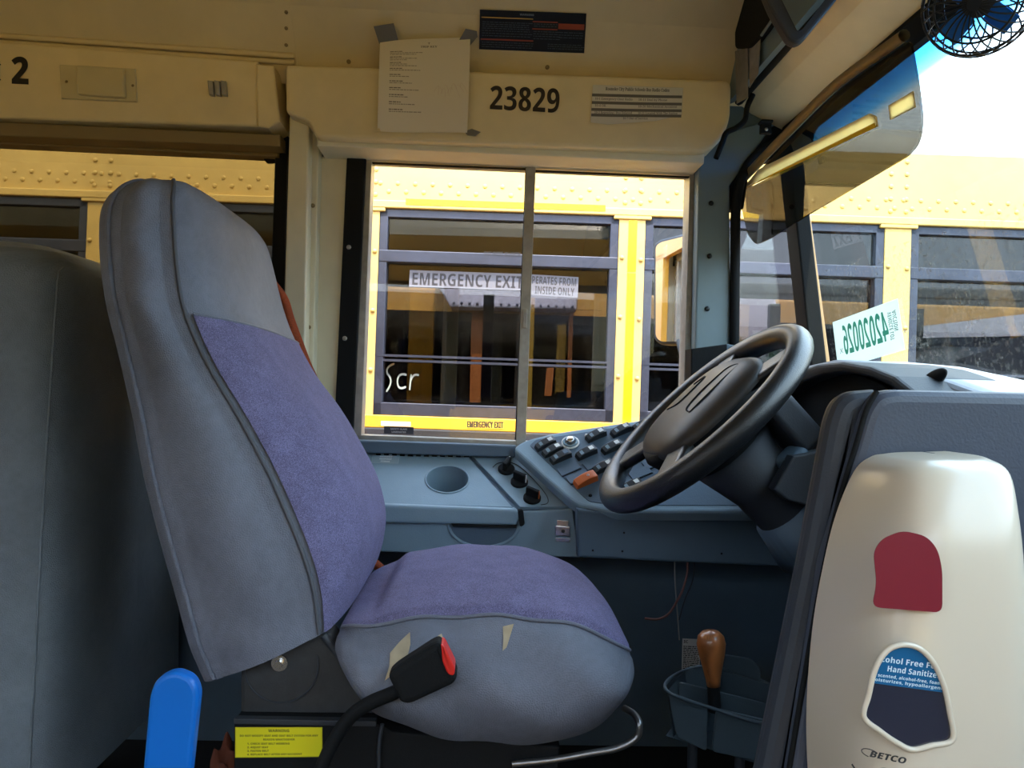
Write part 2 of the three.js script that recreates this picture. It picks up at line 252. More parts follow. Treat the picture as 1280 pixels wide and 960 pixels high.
{ // ---- driver's side wall: panels round the openings
  const w = structure('wall_left', 'cream painted side wall of the bus with window openings', 'wall');
  mesh('lower_panel', box(X0, XF, -0.08, EYE - 0.115, ZW - 0.05, ZW), M.consoleDark, w);
  mesh('outer_skin', box(X0, XC, EYE + 0.53, EYE + 0.75, ZW - 0.075, ZW - 0.052), M.busYellow, w);
  for (const x of [pz(395, 350, ZW).x]) mesh('outer_post', box(x - 0.06, x + 0.06, EYE - 0.12, EYE + 0.55, ZW - 0.075, ZW - 0.052), M.busYellow, w);
  mesh('outer_skin', box(X0, XF, -0.75, EYE - 0.115, ZW - 0.075, ZW - 0.052), M.busYellow, w);
  const yTopWin = pz(200, 170, ZW).y;
  mesh('upper_panel', box(X0, XC + 0.03, yTopWin + 0.03, EYE + 0.72, ZW - 0.05, ZW), M.cream, w);
  // header moulding above the passenger window, and its end cap
  mesh('header_moulding', slab(-1.642, [[-1500, -60], [-300, 28], [322, 76], [322, 158], [-300, 138], [-1500, 70]], 0.10, { bevel: 0.006 }), M.cream, w);
  mesh('header_end_cap', slab(-1.64, [[320, 80], [342, 82], [350, 152], [335, 160], [322, 158]], 0.10, { bevel: 0.004 }), M.cream, w);
  mesh('window_track', slab(-1.66, [[-1500, 72], [-300, 138], [350, 168], [350, 183], [-300, 158], [-1500, 95]], 0.05, { bevel: 0.003 }), M.brownRail, w);
  mesh('window_track', slab(-1.715, [[-1500, 95], [-300, 158], [348, 183], [348, 196], [-300, 166], [-1500, 110]], 0.04, { bevel: 0.003 }), M.brownRail, w);
  mesh('track_gasket', slab(-1.698, [[-300, 153], [350, 177], [350, 183], [-300, 158]], 0.03), M.black, w);
  // pillar between passenger window and driver's window
  mesh('pillar_post', slab(-1.66, [[362, 142], [386, 143], [379, 560], [350, 560]], 0.12, { bevel: 0.004 }), M.creamPale, w);
  mesh('pillar_flange', slab(-1.70, [[384, 150], [399, 168], [389, 560], [375, 560]], 0.06, { bevel: 0.003 }), M.creamPale, w);
  mesh('pillar_panel', slab(-1.735, [[396, 165], [440, 178], [421, 556], [386, 556]], 0.015), M.creamPale, w);
  for (const [x, y] of [[391, 257], [386, 409]]) screwAt(pz(x, y, -1.699), V(0, 0, 1), 0.005, M.brownRail, w);
  mesh('rubber_strip', slab(-1.725, [[434, 182], [458, 184], [440, 570], [416, 568]], 0.05, { bevel: 0.003 }), M.black, w);
  for (const [x, y] of [[440, 195], [436, 309], [431, 423]]) screwAt(pz(x, y, -1.724), V(0, 0, 1), 0.0055, M.screw, w);
  // header box over the driver's window
  mesh('header_box', slab(-1.62, [[357, 80], [915, 100], [913, 150], [902, 176], [884, 190], [395, 172], [386, 152], [357, 140]], 0.14, { bevel: 0.008, r: [0.01, 0.02, 0.02, 0.02, 0.02, 0.01, 0.01, 0.01] }), M.cream, w);
  mesh('header_trim', slab(-1.645, [[396, 169], [882, 186], [880, 204], [396, 182]], 0.12, { bevel: 0.003 }), M.creamPale, w);
  // front pillar between driver's window and windscreen
  mesh('front_pillar', slab(-1.70, [[874, 176], [960, 150], [960, 165], [912, 232], [914, 470], [868, 470]], 0.09, { bevel: 0.004 }), M.pillarGrey, w);
  for (const [x, y] of [[889, 254], [887, 320], [884, 386]]) screwAt(pz(x, y, -1.699), V(0, 0, 1), 0.006, M.screwDark, w);
  mesh('pillar_seal', tube([[918, 500], [918, 430], [919, 320], [921, 250], [930, 215], [950, 190], [985, 172], [1010, 160]].map(([x, y]) => pz(x, y, -1.695)), 0.011, 60, 10), M.black, w);
  mesh('corner_trim', slab(-1.72, [[905, 235], [925, 195], [960, 158], [1025, 150], [1012, 190], [960, 200], [935, 225], [930, 260], [912, 262]], 0.04, { bevel: 0.003 }), M.black, w);
  mesh('corner_filler', slab(-1.73, [[880, 80], [1010, 40], [1010, 160], [935, 170], [905, 215], [880, 215]], 0.03), M.pillarGrey, w);
  mesh('corner_filler', slab(-1.735, [[330, 130], [420, 130], [420, 195], [330, 200]], 0.03), M.black, w);
  mesh('sill_panel', slab(-1.72, [[868, 465], [1040, 452], [1045, 520], [868, 520]], 0.05), M.consoleDark, w);
}
{ // passenger window behind the seats
  const w = structure('window_2', 'tinted passenger side window with black frame', 'window');
  const b = (y) => y;
  mesh('window_frame', slab(-1.725, [[344, 178], [360, 168], [347, 640], [329, 640]], 0.05, { bevel: 0.003 }), M.black, w);
  mesh('pane', slab(-1.755, [[-1500, 80], [346, 180], [332, 640], [-1500, 700]], 0.004), M.tintGlass, w);
}
{ // driver's sliding window
  const w = structure('window_1', 'aluminium framed sliding window beside the driver seat', 'window');
  const z = -1.735;
  mesh('frame_rail', barZ([452, 192], [876, 211], 0.026, z, 0.05), M.alu, w);
  mesh('frame_rail', barZ([440, 549], [866, 566], 0.02, z, 0.05), M.alu, w);
  mesh('frame_stile', barZ([460, 186], [446, 556], 0.018, z, 0.05), M.alu, w);
  mesh('frame_stile', barZ([868, 205], [858, 570], 0.020, z, 0.05), M.alu, w);
  mesh('sash_stile', barZ([664, 198], [651, 556], 0.022, z + 0.004, 0.03), M.alu, w);
  mesh('sash_handle', barZ([657, 386], [656, 410], 0.008, z + 0.012, 0.012), M.alu, w);
  mesh('glazing_bead', barZ([658, 208], [645, 550], 0.004, z + 0.002, 0.01), M.black, w);
  mesh('glazing_bead', barZ([465, 203], [658, 211], 0.003, z + 0.002, 0.01), M.black, w);
  mesh('glazing_bead', barZ([669, 213], [862, 221], 0.003, z + 0.002, 0.01), M.black, w);
  mesh('pane', slab(z - 0.012, [[462, 200], [660, 207], [648, 552], [448, 550]], 0.004), M.glass, w);
  mesh('pane', slab(z - 0.03, [[666, 210], [866, 220], [858, 566], [653, 556]], 0.004), M.glass, w);
  const lab = canvasMat(256, 64, (x, W, H) => { x.fillStyle = '#3d3c48'; x.fillRect(0, 0, W, H); x.fillStyle = '#d8d8dc'; x.font = 'bold 22px sans-serif'; x.textAlign = 'center'; x.fillText('SAFETY GLASS', W / 2, 28); x.fillText('LAMINATED', W / 2, 54); });
  mesh('glass_label', quadZ(z - 0.0105, [[480, 533], [517, 534], [517, 543], [480, 542]]), lab, w, { keepUV: true });
}
// door-side wall, rear wall, front bulkhead: close the body and leave its real openings
{
  const w = structure('wall_right', 'door side wall of the bus with window openings', 'wall');
  mesh('lower_panel', box(X0, -0.15, -0.08, 0.72, ZR, ZR + 0.05), M.cream, w);
  mesh('upper_panel', box(X0, XF, 1.36, 1.5, ZR, ZR + 0.05), M.cream, w);
  for (const x of [-4.2, -3.4, -2.6, -1.8, -1.0, -0.2]) mesh('post', box(x, x + 0.08, 0.7, 1.4, ZR, ZR + 0.05), M.cream, w);
  mesh('door_post', box(0.62, XF, -0.08, 1.4, ZR, ZR + 0.05), M.cream, w);
  const r = structure('wall_rear', 'rear end wall of the bus', 'wall');
  mesh('rear_panel', box(X0 - 0.05, X0, -0.08, 1.9, ZW, ZR), M.cream, r);
}
const wsX = (y) => 0.68 + 0.168 * (0.65 - (y - EYE)); // windscreen plane
const WP = plane3(V(wsX(EYE), EYE, -1.2), V(wsX(EYE), EYE, -1.6), V(wsX(EYE + 0.4), EYE + 0.4, -1.2));
{
  const w = structure('wall_front', 'front bulkhead with cream header above the windscreen', 'wall');
  const ext = (pts, z0, z1) => { const s = shapeOf(pts.map(([x, y]) => new THREE.Vector2(x, y + EYE))); const g = new THREE.ExtrudeGeometry(s, { depth: z1 - z0, bevelEnabled: false }); return g.translate(0, 0, z0); };
  mesh('header_panel', ext([[0.57, 0.675], [0.60, 0.652], [0.68, 0.616], [0.74, 0.62], [0.74, 0.80], [0.56, 0.80]], -1.72, ZR), M.cream, w);
  mesh('header_back', ext([[0.535, 0.66], [0.565, 0.672], [0.565, 1.16], [0.525, 1.16]], -1.72, ZR), M.pillarGrey, w);
  mesh('edge_gasket', tube([V(0.563, EYE + 0.672, -1.70), V(0.561, EYE + 0.675, -1.2), V(0.563, EYE + 0.672, -0.6), V(0.563, EYE + 0.672, 0.5)], 0.011, 40, 8), M.black, w);
  mesh('windscreen_header_seal', ext([[0.672, 0.63], [0.668, 0.612], [0.69, 0.586], [0.71, 0.59], [0.71, 0.63]], -1.71, ZR), M.black, w);
  mesh('firewall', box(0.80, 0.86, -0.08, EYE + 0.04, ZW, ZR), M.consoleDark, w);
  const g = structure('window_3', 'raked windscreen glass with blue shade band and dust', 'window');
  const q = (ya, yb, za, zb, off = 0) => quadGeo(V(wsX(ya) + off, ya, za), V(wsX(ya) + off, ya, zb), V(wsX(yb) + off, yb, zb), V(wsX(yb) + off, yb, za));
  mesh('pane', q(EYE + 0.52, EYE + 0.0, -1.66, ZR), M.wsGlass, g);
  const band = canvasMat(8, 128, (x, W, H) => { const l = x.createLinearGradient(0, 0, 0, H); l.addColorStop(0, '#1c5a9a'); l.addColorStop(0.55, '#2f86d0'); l.addColorStop(0.8, '#5cb4ee'); l.addColorStop(1, '#e6f2ee'); x.fillStyle = l; x.fillRect(0, 0, W, H); }, { transmission: 1, roughness: 0, thickness: 0, ior: 1.45 });
  mesh('shade_band', q(EYE + 0.62, EYE + 0.52, -1.66, ZR), band, g, { keepUV: true });
  const dust = MAT({ color: 0xd8ddd6, roughness: 1, transparent: true, alphaMap: T.dust, opacity: 0.55 });
  mesh('dust_film', q(EYE + 0.285, EYE + 0.0, -1.65, -0.6, -0.003), dust, g);
  mesh('corner_post', slab({ o: V(0, 0, -1.655), e1: V(1, 0, 0), e2: V(0, 1, 0), n: V(0, 0, 1) }, [[983, 160], [1000, 160], [1036, 470], [1016, 470]], 0.06, { bevel: 0.004 }), M.black, g);
  mesh('post_edge', slab(-1.705, [[999, 200], [1004, 200], [1040, 470], [1035, 470]], 0.02, { bevel: 0.002 }), M.brownRail, g);
  const g4 = structure('window_4', 'small corner glass beside the windscreen post', 'window');
  mesh('pane', slab(-1.725, [[912, 200], [1000, 165], [1036, 470], [912, 470]], 0.004), M.glass, g4);
}

// ================================================================ outside: ground and the parked buses
{
  const g = structure('ground', 'grey asphalt of the bus yard', 'ground');
  mesh('asphalt', box(-40, 40, -1.0, -0.9, -40, 40), M.asphalt, g);
}
const yaw = THREE.MathUtils.degToRad(2.5), bn = V(-Math.sin(yaw), 0, Math.cos(yaw)), be = V(Math.cos(yaw), 0, Math.sin(yaw));
const busPlane = (d) => ({ o: O.clone().addScaledVector(bn, -d), e1: be, e2: V(0, 1, 0), n: bn });
const BP = busPlane(2.75), TP = busPlane(6.4);
const lbox = (P, u0, u1, v0, v1, w0, w1, r = 0) => box(u0, u1, v0, v1, w0, w1, r).applyMatrix4(basis(P));
const uv2 = (x, y, P = BP) => to2(onPlane(x, y, P), P);
{
  const b = thing('school_bus', 'yellow school bus parked alongside, seen through the driver window and windscreen', 'bus');
  const GROUNDV = -0.9 - EYE;
  const vG = uv2(640, 266).y, vTop = vG + 0.26, vS = uv2(640, 524).y, vS2 = uv2(640, 540).y, UL = -5.2, UR = 4.2;
  mesh('upper_panel', lbox(BP, UL, UR, vG + 0.02, vTop, -0.02, 0), M.busCream, b);
  // roof curving over
  const roof = grid((u, v) => { const a = v * Math.PI * 0.5; return V(UL + (UR - UL) * u, vTop + Math.sin(a) * 0.28, -(1 - Math.cos(a)) * 1.15); }, 4, 14).applyMatrix4(basis(BP));
  mesh('roof', roof, M.busWhite, b);
  mesh('gutter', lbox(BP, UL, UR, vG, vG + 0.028, -0.02, 0.016, 0.005), M.busCream, b);
  mesh('reflective_tape', lbox(BP, uv2(508, 258).x, uv2(756, 262).x, vG + 0.013, vG + 0.034, 0, 0.018), M.tape, b);
  const pitch = uv2(1119, 400).x - uv2(786.5, 400).x, u0 = uv2(786.5, 400).x, hw = uv2(803, 400).x - u0;
  const rg = new THREE.SphereGeometry(0.0085, 10, 5, 0, Math.PI * 2, 0, Math.PI / 2).scale(1, 0.55, 1).rotateX(Math.PI / 2), riv = [];
  const sp = uv2(500, 230).x - uv2(478.2, 229.3).x;
  for (let i = -75; i < 60; i++) { for (const [row, off] of [[0.062, 0], [0.092, 0.5]]) riv.push(rg.clone().translate(u0 + (i + off) * sp, vG + row, 0)); }
  for (let k = -5; k <= 3; k++) for (const s of [-1, 1]) for (let j = 0; j < 5; j++) riv.push(rg.clone().translate(u0 + k * pitch + s * 0.028, vG + 0.05 + j * 0.045, 0.001));
  const rv = mesh('rivets', merge(riv).applyMatrix4(basis(BP)), M.busCream, b); rv.userData.kind = 'stuff';
  for (let k = -5; k <= 3; k++) {
    const u = u0 + k * pitch, p = mesh('pillar', lbox(BP, u - hw, u + hw, vS - 0.02, vG + 0.03, -0.05, 0.006, 0.003), M.busCream, b);
    mesh('pillar_cap', lbox(BP, u - hw - 0.02, u + hw + 0.02, vG - 0.012, vG + 0.02, -0.02, 0.014, 0.004), M.busCream, b);
    if (k === 0) { const a = uv2(640, 335).y; mesh('pillar_tape', lbox(BP, u - 0.013, u + 0.017, a, vG - 0.015, 0, 0.009), M.tape, p); mesh('pillar_tape', lbox(BP, u - 0.013, u + 0.017, vS, a - 0.006, 0, 0.009), M.tape, p); }
    for (const [s, y] of [[-1, 318], [1, 320], [-1, 392], [1, 394], [-1, 466], [1, 468]]) { const q = lbox(BP, 0, 0.001, 0, 0.001, 0, 0.001); mesh('bolt', new THREE.SphereGeometry(0.009, 10, 6).applyMatrix4(basis(BP)).translate(...be.clone().multiplyScalar(u + s * hw * 0.72).add(V(0, uv2(640, y).y, 0)).addScaledVector(bn, 0.006).toArray()), M.busCream, p); }
    const a = u + hw, z = u + pitch - hw, exit = k === -1, mid = uv2(640, 325).y, low = uv2(640, 449).y;
    if (k === 3) continue;
    const f = mesh('window_frame', merge([
      lbox(BP, a, a + 0.03, vS, vG, -0.05, 0.002, 0.003), lbox(BP, z - 0.03, z, vS, vG, -0.05, 0.002, 0.003), lbox(BP, a, z, vG - 0.03, vG, -0.05, 0.002, 0.003), lbox(BP, a, z, vS, vS + 0.045, -0.05, 0.002, 0.003),
      lbox(BP, a, z, mid - 0.022, mid + 0.022, -0.05, 0.004, 0.004), lbox(BP, a, z, low - 0.005, low + 0.003, -0.03, 0.003), lbox(BP, a, z, low - 0.022, low - 0.014, -0.03, 0.001),
    ]), M.busFrame, b);
    mesh('pane', lbox(BP, a + 0.02, z - 0.02, mid, vG - 0.02, -0.022, -0.018), M.busGlass, f);
    mesh('pane', lbox(BP, a + 0.02, z - 0.02, vS + 0.02, mid, -0.034, -0.030), M.busGlass, f);
  }
  mesh('sill_panel', lbox(BP, UL, UR, vS2, vS, -0.05, 0.012, 0.004), M.busYellow, b);
  mesh('rub_rail', lbox(BP, UL, UR, vS2 - 0.06, vS2, -0.05, 0.02, 0.006), M.busDark, b);
  mesh('lower_side', lbox(BP, UL, UR, GROUNDV + 0.5, vS2 - 0.06, -0.05, 0), M.busYellow, b);
  mesh('undercarriage', lbox(BP, UL, UR, GROUNDV, GROUNDV + 0.5, -2.3, -0.1), M.cabinGrey, b);
  mesh('cabin_floor', lbox(BP, UL, UR, vS - 0.55, vS - 0.5, -2.35, -0.05), M.cabinGrey, b);
  mesh('cabin_ceiling', lbox(BP, UL, UR, vG + 0.03, vG + 0.06, -2.35, -0.02), M.cabinGrey, b);
  mesh('far_side', merge([lbox(BP, UL, UR, GROUNDV + 0.5, vS + 0.02, -2.4, -2.35), lbox(BP, UL, UR, uv2(640, 352, busPlane(5.1)).y, vTop, -2.4, -2.35), ...[-5, -4, -3, -2, -1, 0, 1, 2, 3].map((k) => lbox(BP, u0 + (k + 0.35) * pitch, u0 + (k + 0.35) * pitch + 0.07, vS, vG, -2.4, -2.35))]), M.cabinGrey, b);
  mesh('front_end', lbox(BP, UR - 0.02, UR, GROUNDV + 0.5, vTop, -2.4, 0), M.busYellow, b); mesh('rear_end', lbox(BP, UL, UL + 0.02, GROUNDV + 0.5, vTop, -2.4, 0), M.busYellow, b);
  const onB = (lift, px) => quadGeo(...px.map(([x, y]) => onPlane(x, y, BP).addScaledVector(bn, lift)));
  const sign = (name, w, h, px, lift, draw, opt) => mesh(name, onB(lift, px), canvasMat(w, h, draw, opt), b, { keepUV: true });
  sign('exit_sign', 768, 128, [[511, 336], [657, 341], [656, 362], [510, 357]], -0.026, (x, W, H) => { x.fillStyle = '#6e6e76'; x.fillRect(0, 0, W, H); x.fillStyle = '#2a282e'; x.font = 'bold 104px sans-serif'; fit(x, 'EMERGENCY EXIT', W / 2, 112, W - 24, 96); });
  sign('exit_sign', 512, 160, [[657, 341], [724, 345], [723, 371], [656, 367]], -0.026, (x, W, H) => { x.fillStyle = '#66666e'; x.fillRect(0, 0, W, H); x.fillStyle = '#2a282e'; x.font = 'bold 68px sans-serif'; fit(x, 'OPERATES FROM', W / 2, 72, W - 30, 60); fit(x, 'INSIDE ONLY', W / 2 + 30, 148, W - 130, 60); });
  sign('frame_lettering', 512, 64, [[604, 313], [652, 315], [652, 322], [604, 320]], 0.0055, (x, W, H) => { x.clearRect(0, 0, W, H); x.fillStyle = '#23222a'; x.font = 'bold 52px sans-serif'; fit(x, 'DO NOT BLOCK', W / 2, 56, W - 20, 46); }, { transparent: true });
  sign('sill_lettering', 512, 96, [[583, 525], [630, 526], [630, 536], [583, 535]], 0.0135, (x, W, H) => { x.fillStyle = '#f0bd3c'; x.fillRect(0, 0, W, H); x.fillStyle = '#26221c'; x.font = 'bold 84px sans-serif'; x.font = '900 84px sans-serif'; for (const o of [-3, 0, 3]) fit(x, 'EMERGENCY EXIT', W / 2 + o, 86, W - 20, 76); });
  sign('sill_label', 256, 32, [[477, 526], [514, 527], [514, 533], [477, 532]], 0.0135, (x, W, H) => { x.fillStyle = '#e9ddb8'; x.fillRect(0, 0, W, H); });
  sign('glass_writing', 256, 160, [[480, 450], [526, 453], [524, 497], [478, 494]], -0.0285, (x, W, H) => { x.clearRect(0, 0, W, H); x.strokeStyle = '#9aa39c'; x.lineCap = 'round'; x.lineWidth = 10;
    const path = (p) => { x.beginPath(); x.moveTo(p[0], p[1]); for (let i = 2; i < p.length; i += 4) x.quadraticCurveTo(p[i], p[i + 1], p[i + 2], p[i + 3]); x.stroke(); };
    path([60, 14, 0, 30, 20, 62, 70, 90, 20, 140]); path([150, 60, 90, 50, 92, 96, 98, 136, 150, 116]); path([180, 125, 184, 80, 186, 60]); path([186, 84, 200, 50, 236, 58]); }, { transparent: true });
  finish(b);
}
{
  const b = thing('school_bus', 'yellow bus with a white roof cap seen beyond the nearer bus windows', 'bus');
  const vR = uv2(640, 392, TP).y, UL = -9, UR = 8, G = -0.9 - EYE;
  mesh('side_panel', lbox(TP, UL, UR, vR, uv2(640, 366, TP).y, -0.05, 0), M.busYellow, b);
  mesh('roof', grid((u, v) => { const a = v * Math.PI * 0.5; return V(UL + (UR - UL) * u, uv2(640, 366, TP).y + Math.sin(a) * 0.22, -(1 - Math.cos(a)) * 1.15); }, 4, 10).applyMatrix4(basis(TP)), M.busYellow, b);
  const cap = mesh('roof_cap', slab(TP, [[545, 352], [720, 358], [718, 391], [566, 388]], 0.5, { bevel: 0.02, lift: 0.25 }), M.busWhite, b);
  const rs = []; for (let i = 0; i < 16; i++) { const p = onPlane(570 + i * 9.5, 383 + i * 0.33, TP).addScaledVector(bn, 0.251); rs.push(new THREE.SphereGeometry(0.012, 8, 5).translate(p.x, p.y, p.z)); }
  mesh('rivets', merge(rs), M.busFrame, b).userData.kind = 'stuff';
  mesh('hatch_flap', slab(TP, [[720, 368], [755, 369], [748, 392], [718, 391]], 0.04, { lift: 0.26 }), M.busYellow, b);
  mesh('window_band', lbox(TP, UL, UR, uv2(640, 512, TP).y, vR, -0.04, -0.036), M.busGlass, b); mesh('cabin_wall', lbox(TP, UL, UR, G + 0.5, vR + 0.25, -2.35, -2.3), M.cabinGrey, b); mesh('cabin_floor', lbox(TP, UL, UR, uv2(640, 512, TP).y - 0.3, uv2(640, 512, TP).y - 0.26, -2.3, -0.05), M.cabinGrey, b); mesh('cabin_ceiling', lbox(TP, UL, UR, vR + 0.01, vR + 0.04, -2.3, -0.02), M.cabinGrey, b);
  mesh('lower_side', lbox(TP, UL, UR, G + 0.5, uv2(640, 512, TP).y, -0.05, 0), M.busYellow, b);
  for (const [x0, x1, ya, yb] of [[590, 609, 388, 512], [711, 716, 388, 497], [683, 692, 460, 495], [300, 318, 388, 512], [478, 482, 388, 512]]) mesh('pillar', slab(TP, [[x0, ya], [x1, ya], [x1 - 3, yb], [x0 - 3, yb]], 0.06, { lift: 0.05, bevel: 0.004 }), M.shadedYellow, b);  // orange here is yellow paint darkened as if in shade
  mesh('reflected_band', slab(TP, [[1120, 412], [1320, 388], [1320, 420], [1120, 424]], 0.06, { lift: 0.1 }), M.busWhite, b);  // pale reflection in the nearer bus glass, built as a solid band
  finish(b);
  const v = thing('bonnet_shape', 'white rounded body added for a bonnet shape showing in the bus windows', 'stand_in');  // added body, stands in for the white bonnet shape in the bus glass
  mesh('bonnet_shell', slab(busPlane(6.0), [[915, 346], [950, 344], [968, 362], [976, 392], [976, 430], [915, 428]], 0.2, { bevel: 0.05, r: [0, 0.2, 0.15, 0.1, 0, 0] }), M.busWhite, v);
  mesh('bonnet_base', slab(busPlane(6.02), [[915, 427], [978, 430], [985, 700], [915, 700]], 0.16, { bevel: 0.01 }), M.cabinGrey, v);
  finish(v);
}
{ // a further bus on the door side, behind the viewer: what the opposite windows mirror
  const b = thing('school_bus', 'yellow school bus parked outside the door side of the cabin', 'bus');
  const z = 2.9, x0 = -7, x1 = 9;
  mesh('side_panel', box(x0, x1, -0.4, 0.66, z, z + 0.05), M.busYellow, b); mesh('upper_panel', box(x0, x1, 1.6, 1.95, z, z + 0.05), M.busWhite, b); mesh('roof', box(x0, x1, 1.95, 2.1, z + 0.1, z + 2.3, 0.05), M.busWhite, b);
  mesh('window_band', box(x0, x1, 0.66, 1.6, z + 0.03, z + 0.034), M.busGlass, b); mesh('cabin_wall', box(x0, x1, -0.4, 2.0, z + 2.25, z + 2.3), M.cabinGrey, b); mesh('cabin_floor', box(x0, x1, 0.0, 0.05, z + 0.05, z + 2.25), M.cabinGrey, b); mesh('cabin_ceiling', box(x0, x1, 1.62, 1.66, z + 0.05, z + 2.25), M.cabinGrey, b); for (let i = 0; i < 9; i++) mesh('pillar', box(x0 + 0.15 + i * 1.8, x0 + 0.25 + i * 1.8, 0.66, 1.6, z, z + 0.03), M.busYellow, b);
  mesh('undercarriage', box(x0, x1, -0.9, -0.4, z + 0.1, z + 2.2), M.cabinGrey, b); finish(b);
}
{ // exterior side mirror
  const m = thing('side_mirror', 'tall rounded exterior mirror on the driver side of the bus', 'mirror');
  const q = [[818, 301], [858, 290], [866, 292], [862, 428], [826, 430], [818, 422]];
  const mo = pz(820, 360, -2.09), P = { o: mo, e1: V(0.73, 0, 0.683).normalize(), e2: V(0, 1, 0), n: V(-0.683, 0, 0.73).normalize() };
  mesh('mirror_housing', slab(P, [[816, 305], [824, 299], [864, 289], [862, 431], [824, 431], [816, 424]], 0.05, { bevel: 0.01, r: 0.015 }), M.charcoal, m);
  mesh('mirror_glass', slab(P, [[820, 308], [826, 303], [862, 294], [860, 427], [826, 427], [820, 421]], 0.006, { lift: 0.002, r: 0.012 }), M.mirror, m);
  mesh('mirror_arm', cyl(pz(850, 425, -2.05), pz(875, 520, -1.82), 0.012), M.charcoal, m);
  finish(m);
}

// ================================================================ driver's seat
const ZN = -1.05, ZFR = -1.53;
const rowsB = [[243, 862], [234, 842], [222, 812], [205, 750], [185, 680], [165, 600], [150, 520], [132, 440], [117, 380], [108, 330], [104, 285], [104, 252], [112, 230], [132, 214], [150, 207]];
const rowsF = [[404, 793], [401, 775], [397, 745], [385, 702], [362, 645], [335, 585], [300, 520], [262, 455], [235, 392], [224, 340], [219, 290], [215, 248], [212, 226], [204, 211], [190, 206]];
const bulge = [0.02, 0.035, 0.05, 0.065, 0.075, 0.075, 0.075, 0.07, 0.06, 0.05, 0.04, 0.03, 0.02, 0.012, 0.004];
const zin = [0, 0, 0, 0, 0, 0, 0, 0, 0, 0.004, 0.008, 0.015, 0.028, 0.05, 0.09];
const bx = crSpline(rowsB.map((p) => p[0])), by = crSpline(rowsB.map((p) => p[1])), fx = crSpline(rowsF.map((p) => p[0])), fy = crSpline(rowsF.map((p) => p[1])), bg = crSpline(bulge), zi = crSpline(zin);
// section loop: s 0..0.3 near side back->front, 0.3..0.36 near front corner, 0.36..0.64 front face, ..0.70 far corner, 0.70..1 far side and back
function backSurf(t, s, off = 0) {
  const B = pz(bx(t), by(t), ZN), Fp = pz(fx(t), fy(t), ZN); B.z = Fp.z = 0;
  const e = Fp.clone().sub(B), L = e.length(); e.normalize(); const up = V(-e.y, e.x, 0);
  const zn = ZN - zi(t), zf = ZFR + zi(t), hw = (zn - zf) / 2, zc = (zn + zf) / 2, b = bg(t), rb = Math.min(0.045, L * 0.4), rf = Math.min(0.022, hw * 0.4);
  // polyline in (a, z)
  let a, z; const corner = (ca, cz, r, ph) => [ca + r * Math.cos(ph), cz + r * Math.sin(ph)];
  if (s < 0.06) { const ph = Math.PI - (s / 0.06) * Math.PI / 2; [a, z] = corner(rb, zn - rb, rb, ph); }
  else if (s < 0.30) { const k = (s - 0.06) / 0.24; a = rb + (L - rf - rb) * k; z = zn + 0.016 * Math.sin(Math.PI * k) * Math.min(1, L / 0.12); }
  else if (s < 0.36) { const ph = Math.PI / 2 - ((s - 0.30) / 0.06) * Math.PI / 2; [a, z] = corner(L - rf, zn - rf, rf, ph); }
  else if (s < 0.64) { const k = (s - 0.36) / 0.28; z = zn - rf + (zf - zn + 2 * rf) * k; a = L; }
  else if (s < 0.70) { const ph = -((s - 0.64) / 0.06) * Math.PI / 2; [a, z] = corner(L - rf, zf + rf, rf, ph); }
  else if (s < 0.86) { const k = (s - 0.70) / 0.16; a = L - rf + (rb - L + rf) * k; z = zf; }
  else if (s < 0.90) { const ph = -Math.PI / 2 - ((s - 0.86) / 0.04) * Math.PI / 2; [a, z] = corner(rb, zf + rb, rb, ph); }
  else { const k = (s - 0.90) / 0.10; a = 0; z = zf + rb + (zn - zf - 2 * rb) * k; }
  const q = (z - zc) / hw; if (a > L * 0.5) { const w = (a - L * 0.5) / (L * 0.5); a += b * w * w * Math.max(0, 1 - Math.pow(Math.abs(q), 3.5)); }
  // soft creases in the cover
  const cr = 0.0035 * Math.sin(a * 34 + t * 26 + 4 * Math.sin(t * 9)) * Math.sin(t * Math.PI) * (s < 0.3 ? Math.sin(Math.PI * Math.max(0, (s - 0.03) / 0.27)) : 0.3);
  const p = B.clone().addScaledVector(e, a + (s > 0.3 && s < 0.7 ? off : 0)); p.z = z + (s < 0.36 ? off : 0) + (s < 0.3 ? cr : 0); return p;
}
const seat = thing('driver_seat', 'high-back driver seat in grey vinyl with worn blue fabric inserts', 'seat');
